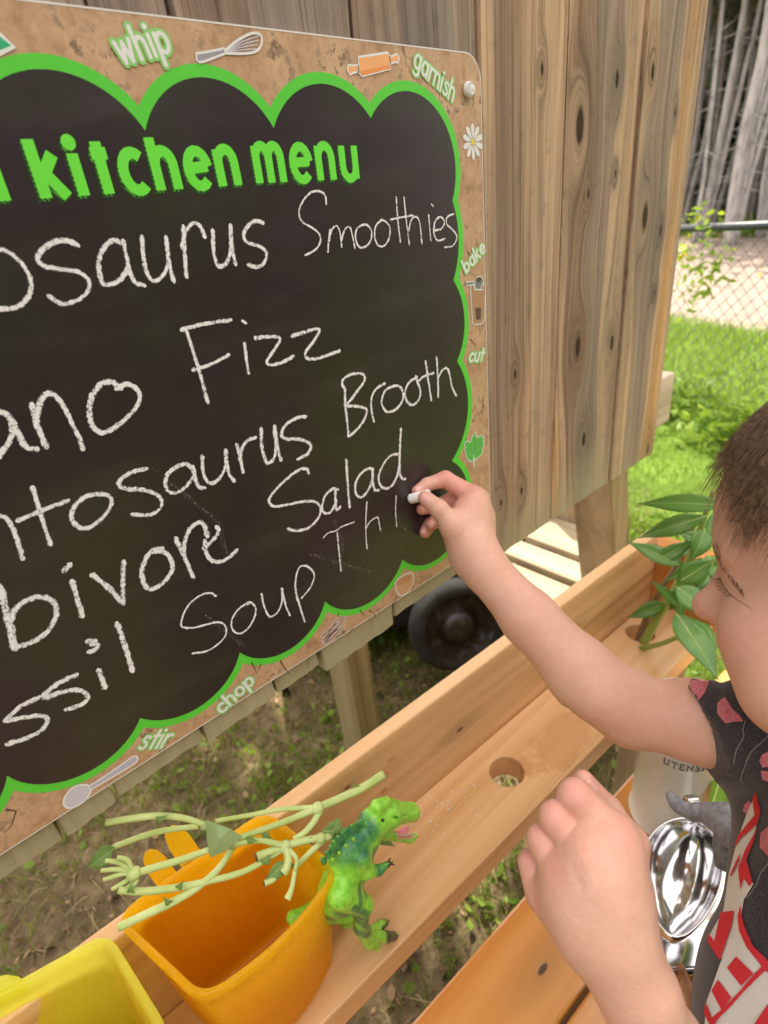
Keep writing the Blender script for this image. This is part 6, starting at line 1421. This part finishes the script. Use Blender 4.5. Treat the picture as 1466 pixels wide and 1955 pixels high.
# ---- face details: eyebrow, closed lid line, lashes as fine hairs
def hairs(name, segs, mat, parent, sides=3):
    A = Acc()
    for P_, r0, r1 in segs: v, f = tube(P_, [r0, r1], sides, False); A.add(v, f)
    return A.build(name, mat, parent, True)
t = NT('brown_hair', .42, .45); n_ = t.noise(t.co(), 260, 2); t.col(t.ramp(n_, [(.35, (.11, .066, .038)), (.65, (.40, .26, .16))])); M_HAIR = t.m
M_LASH = flat_mat('dark_lash', (.05, .025, .015), .5); M_BROW = flat_mat('brow_hair', (.16, .085, .05), .5)
seg = []
bro = smoothpts([(1364, 1035, 0), (1370, 1062, 0), (1384, 1088, 0), (1402, 1110, 0), (1418, 1128, 0)], 12)
for i in range(95):
    k = random.random(); b = bro[min(int(k * (len(bro) - 1)), len(bro) - 1)]; px, py = b[0] + random.gauss(0, 3.4 * (1.2 - k)), b[1] + random.gauss(0, 3.2 * (1.2 - k))
    h_, n_ = surf(px, py, bv_h, .0002); h2, n2 = surf(px + random.uniform(2, 7), py + random.uniform(8, 16), bv_h, .0006)
    seg.append(([h_, (h_ + h2) / 2 + n_ * .0006, h2], .00011, .00003))
hairs('eyebrow', seg, M_BROW, boy)
seg = []
lid = smoothpts([(1374, 1103, 0), (1384, 1122, 0), (1400, 1140, 0), (1420, 1153, 0), (1436, 1164, 0)], 10)
for i in range(len(lid) - 1):
    h_, n_ = surf(lid[i][0], lid[i][1], bv_h, .0001); h2, n2 = surf(lid[i + 1][0], lid[i + 1][1], bv_h, .0001); q_ = .00030 * (1 - i / len(lid)) + .00006; seg.append(([h_, (h_ + h2) / 2, h2], q_, q_))
for i in range(30):
    k = (i + random.random()) / 46; b = lid[min(int(k * .75 * (len(lid) - 1)), len(lid) - 1)]; h_, n_ = surf(b[0], b[1], bv_h, .0001)
    e = h_ + cv(-.0062 * random.uniform(.6, 1), .0030 * random.uniform(-.2, 1.0) - .001, .0022) * (1.1 - .5 * k); seg.append(([h_, (h_ + e) / 2 + cv(0, .0012, 0), e], .00012, .00003))
hairs('eyelash', seg, M_LASH, boy)
# ---- hair: a cap plus combed strands
capv = [he(-.006, 0, .036, .092, .078, .080, .01), he(-.03, 0, -.005, .076, .074, .070, .02)]
cut = [he(.092, 0, -.030, .080, .100, .120, .006, -1), he(.03, 0, -.12, .12, .12, .085, .006, -1), he(.042, .075, -.01, .03, .03, .045, .006, -1)]
hv, hf2 = sdf_mesh(capv + cut, .0026); ntri('hair_cap', hv, hf2, M_HAIR, boy, True)
bv_c = BVHTree.FromPolygons([Vector(q) for q in hv], [tuple(map(int, q)) for q in hf2])
seg_v = []; A = Acc(); rg = np.random.default_rng(5)
LL = (hv - H(0, 0, 0)) @ HR.T
cand = np.nonzero((LL[:, 0] > -.07))[0]
crown_ = np.array([-.055, .0, .105])
def onhead(q, lift):        # push a head-space point onto the hair cap surface
    w = H(*q); h_ = bv_c.find_nearest(Vector(w)); return np.array(h_[0]) + np.array(h_[1]) * lift
for i in range(6500):
    s = LL[cand[rg.integers(len(cand))]]
    if s[1] < -.055: continue
    d = s - crown_; d[0] += .03; d /= np.linalg.norm(d) + 1e-9; d = d + np.array([.25, .10 * np.sign(s[1]), -.55]); d += rg.normal(0, .05, 3); d /= np.linalg.norm(d)
    ln = rg.uniform(.028, .060); P_ = []; lf_ = rg.uniform(.0003, .0026)
    for k in range(6):
        f_ = k / 5; q = s + d * ln * f_ + np.array([0, 0, -.010 * f_ * f_]); wq = H(*q); h_ = bv_c.find_nearest(Vector(wq)); q1 = np.array(h_[0]) + np.array(h_[1]) * (lf_ * (1 + .6 * f_))
        # strands that leave the cap hang over the brow
        if np.linalg.norm(q1 - wq) > .008: q1 = P_[-1] + (P_[-1] - P_[-2]) * .9 + np.array([0, 0, -.0008]) if len(P_) > 1 else q1
        P_.append(q1)
    v, f = tube(P_, [.00020, .00018, .00005], 3, False); A.add(v, f)
A.build('hair', M_HAIR, boy, True)
# ---- shirt
t = NT('charcoal_jersey', .95, .15); p = t.co(); n1 = t.noise(p, 900, 3, .8); n2 = t.noise(p, 2400, 2, .8)
t.col(t.ramp(t.math('ADD', t.math('MULTIPLY', n1, .5), t.math('MULTIPLY', n2, .5)), [(.40, (.030, .026, .030)), (.55, (.065, .055, .060)), (.66, (.21, .19, .20))])); t.bump(n1, .35, .0008)
t.b.inputs['Sheen Weight'].default_value = .25; M_SHIRT = t.m
pr = [cap((1560, 1450, .41), (1400, 1395, .43), 95, 86, .02), cap((1400, 1395, .43), (1318, 1375, .446), 86, 77, .006),
      cap((1630, 1490, .41), (1625, 1660, .41), 172, 176, .04), cap((1625, 1660, .41), (1600, 1990, .40), 176, 236, .04), cap((1600, 1990, .40), (1610, 2450, .39), 236, 260, .02), cap((1700, 1420, .38), (1850, 1560, .30), 150, 150, .02),
      cap((1850, 1560, .30), (1760, 1850, .28), 120, 120, .02)]
cut = [capsule(at(1335, 1377, .444), at(1240, 1350, .46), .0285, .034, .001, -1)]
cA, cB = at(1305, 1300, .44), at(1337, 1442, .445); cax = at(1400, 1395, .43) - at(1318, 1375, .446); cax /= np.linalg.norm(cax); cpt = at(1320, 1372, .445)
axd = cB - cA; nC_ = np.cross(axd, cv(0, 0, 1)); nC_ /= np.linalg.norm(nC_); nC_ = nC_ if nC_ @ cax > 0 else -nC_; cpt = (cA + cB) / 2
def fold(P, d):
    Q = (P - CAM) @ RM          # camera coordinates
    x, y, z = Q[:, 0], Q[:, 1], Q[:, 2]; px = x / z * F + 733; py = y / z * F + 977.5
    s = (P - cpt) @ cax
    w1 = .0016 * np.sin(s * 520 + .02 * (py - 1350)) * np.exp(-np.abs(s - .03) / .03) * (py < 1480)
    tor = np.clip((py - 1440) / 80, 0, 1)
    w2 = 1.6 * tor * (.0022 * np.sin((px * .030 + py * .014) + .6 * np.sin(py * .012)) + .0006 * np.sin(px * .07 - py * .012 + 1.3))
    d = d + w1 + w2
    hole = np.minimum(0, 0)
    d = np.where(np.linalg.norm(P - cpt, axis=1) < .045, np.maximum(d, -((P - cpt) @ nC_)), d)        # cuff plane
    return d
v, f = sdf_mesh(pr + cut, .0016, fold)
shirt = ntri('shirt', v, f, M_SHIRT, boy, True)
bv_s = BVHTree.FromPolygons([Vector(q) for q in v], [tuple(map(int, q)) for q in f])
# cuff seam stitching
# prints draped on the cloth
def drape(name, pts, mat, lift, smooth_=0, step=3.2):
    if smooth_: pts = smoothpts([(a, b, 0) for a, b in pts], smooth_, True)[:, :2]
    pts = [Vector((float(a), float(b))) for a, b in pts]; n = len(pts); xs = [p_.x for p_ in pts]; ys = [p_.y for p_ in pts]
    pp = []
    for i in range(n):      # subdivide the outline
        a, b = pts[i], pts[(i + 1) % n]; k = max(1, int((b - a).length / step))
        for j in range(k): pp.append(a.lerp(b, j / k))
    n = len(pp); allp = list(pp); y = min(ys)
    while y < max(ys):
        x = min(xs)
        while x < max(xs): allp.append(Vector((x + .3 * (y % 2), y))); x += step
        y += step
    r_ = delaunay_2d_cdt(allp, [(i, (i + 1) % n) for i in range(n)], [], 1, 1e-5)
    vs = []; ok = []
    for q in r_[0]:
        rr_ = ray(q.x, q.y); h_ = bv_s.ray_cast(Vector(CAM + rr_ * .15), Vector(rr_).normalized(), .9)
        if h_[0] is None: vs.append((0, 0, 0)); ok.append(False)
        else:
            nn = Vector(h_[1]); nn = nn if nn.dot(Vector(rr_)) < 0 else -nn
            vs.append(tuple(Vector(h_[0]) + nn * lift)); ok.append(True)
    fs = []
    for tr_ in r_[2]:
        if not all(ok[i] for i in tr_): continue
        a, b, c = [np.array(vs[i]) for i in tr_]
        if max(np.linalg.norm(a - b), np.linalg.norm(b - c)) > .02: continue
        fs.append(tuple(tr_))
    par = list(range(len(vs)))
    def find(i):
        while par[i] != i: par[i] = par[par[i]]; i = par[i]
        return i
    for a, b, c in fs: par[find(a)] = find(b); par[find(b)] = find(c)
    groups = {}
    for f_ in fs: groups.setdefault(find(f_[0]), []).append(f_)
    for g_ in groups.values():
        if len(g_) < 12: continue
        ids = sorted({i for f_ in g_ for i in f_}); mp = {i: k for k, i in enumerate(ids)}
        mesh(name, [vs[i] for i in ids], [tuple(mp[i] for i in f_) for f_ in g_], mat, shirt, True)
M_TW_ = flat_mat('white_shirt_print', (.66, .63, .60), .7); M_TR = flat_mat('red_shirt_print', (.60, .022, .035), .65)
t = NT('faded_red_print', .8, .2); n1 = t.noise(t.co(), 1300, 3, .8); t.col(t.ramp(n1, [(.45, (.50, .09, .12)), (.62, (.68, .34, .36))])); M_PK = t.m
def z29(p): return [(1280 + a / 2.898, 1280 + b / 2.896) for a, b in p]
drape('shirt_print', z29([(470, 690), (495, 790), (480, 880), (430, 1010), (400, 1090), (465, 1180), (412, 1270), (398, 1370), (430, 1480), (505, 1600), (560, 1660), (620, 2050), (190, 2050), (205, 1840), (290, 1600), (222, 1470), (300, 1330), (330, 1130), (375, 950), (430, 790)]), M_TW_, .0010)
for k, q in enumerate([[(477, 660), (513, 780), (495, 850), (400, 935), (365, 985), (385, 920), (480, 800), (463, 710)], [(340, 1140), (400, 1010), (390, 1065), (350, 1140)],
    [(478, 905), (500, 860), (470, 960), (432, 1050), (465, 1170), (447, 1195), (417, 1150), (400, 1215), (388, 1100), (425, 1000)], [(290, 1345), (365, 1330), (350, 1420), (285, 1612), (215, 1500), (225, 1465), (255, 1505)],
    [(400, 1300), (415, 1400), (460, 1520), (545, 1610), (545, 1672), (515, 1655), (500, 1628), (430, 1530), (392, 1440), (385, 1360)], [(375, 1585), (465, 1675), (400, 1745), (323, 1650)], [(275, 1715), (345, 1810), (290, 1875), (240, 1775)],
    [(505, 1632), (525, 1657), (270, 1930), (245, 1990), (200, 1900), (208, 1840), (242, 1925), (400, 1765)], [(545, 1840), (560, 1990), (450, 1990)]]):
    drape('shirt_print', z29(q), M_TR, .0018 + k * .00002)
for q in ([(100, 62), (160, 55), (222, 52), (190, 130), (130, 200), (65, 240), (50, 160), (62, 105)], [(300, 150), (262, 185), (262, 240), (300, 292), (350, 285), (400, 283), (385, 250), (340, 215)], [(560, 440), (500, 465), (488, 500), (510, 535), (560, 530)], [(560, 560), (498, 550), (510, 600), (560, 620)], [(560, 850), (505, 900), (500, 980), (560, 1040)], [(405, 780), (412, 740), (440, 715), (450, 740), (430, 790)]):
    drape('flower_print', z29(q), M_PK, .0008)
# stitched seams
M_THR = flat_mat('grey_thread', (.26, .24, .24), .8)
for q in ([(415, 275), (400, 330), (405, 370), (365, 440), (350, 520)], [(560, 340), (500, 400), (440, 460), (400, 560), (385, 620)], [(545, 1060), (500, 1120), (470, 1190), (420, 1260)], [(130, 55), (115, 130), (130, 240), (190, 350), (250, 430)]):
    P_ = []
    for a, b in smoothpts([(a, b, 0) for a, b in z29(q)], 6)[:, :2]:
        rr_ = ray(a, b); h_ = bv_s.ray_cast(Vector(CAM + rr_ * .15), Vector(rr_).normalized(), .9)
        if h_[0] is not None: P_.append(np.array(h_[0]) - rr_ * .0003)
    if len(P_) > 2: v, f = tube(P_, .00035, 5); mesh('seam', v, f, M_THR, shirt, True)
# ---- trousers and shoes, out of the photograph
tc = (at(1660, 2100, .38)); hipx, hipy = tc[0] + .04, tc[1] - .02
pr = []
for sgn in (-1, 1):
    hx_ = hipx + .055 * sgn; pr += [capsule((hx_, hipy, .60), (hx_ + .01 * sgn, hipy, .35), .075, .06, .03), capsule((hx_ + .01 * sgn, hipy, .35), (hx_ + .015 * sgn, hipy, .07), .06, .045, .02)]
pr.append(capsule((hipx - .04, hipy, .62), (hipx + .04, hipy, .62), .09, .09, .03))
v, f = sdf_mesh(pr, .006); ntri('trousers', v, f, flat_mat('navy_cotton', (.03, .04, .07), .9), boy)
for sgn in (-1, 1):
    hx_ = hipx + .07 * sgn; v, f = sdf_mesh([capsule((hx_, hipy - .02, .04), (hx_ - .01, hipy + .10, .03), .04, .034, .02)], .005); ntri('shoe', v, f, flat_mat('grey_shoe', (.15, .15, .16), .7), boy)
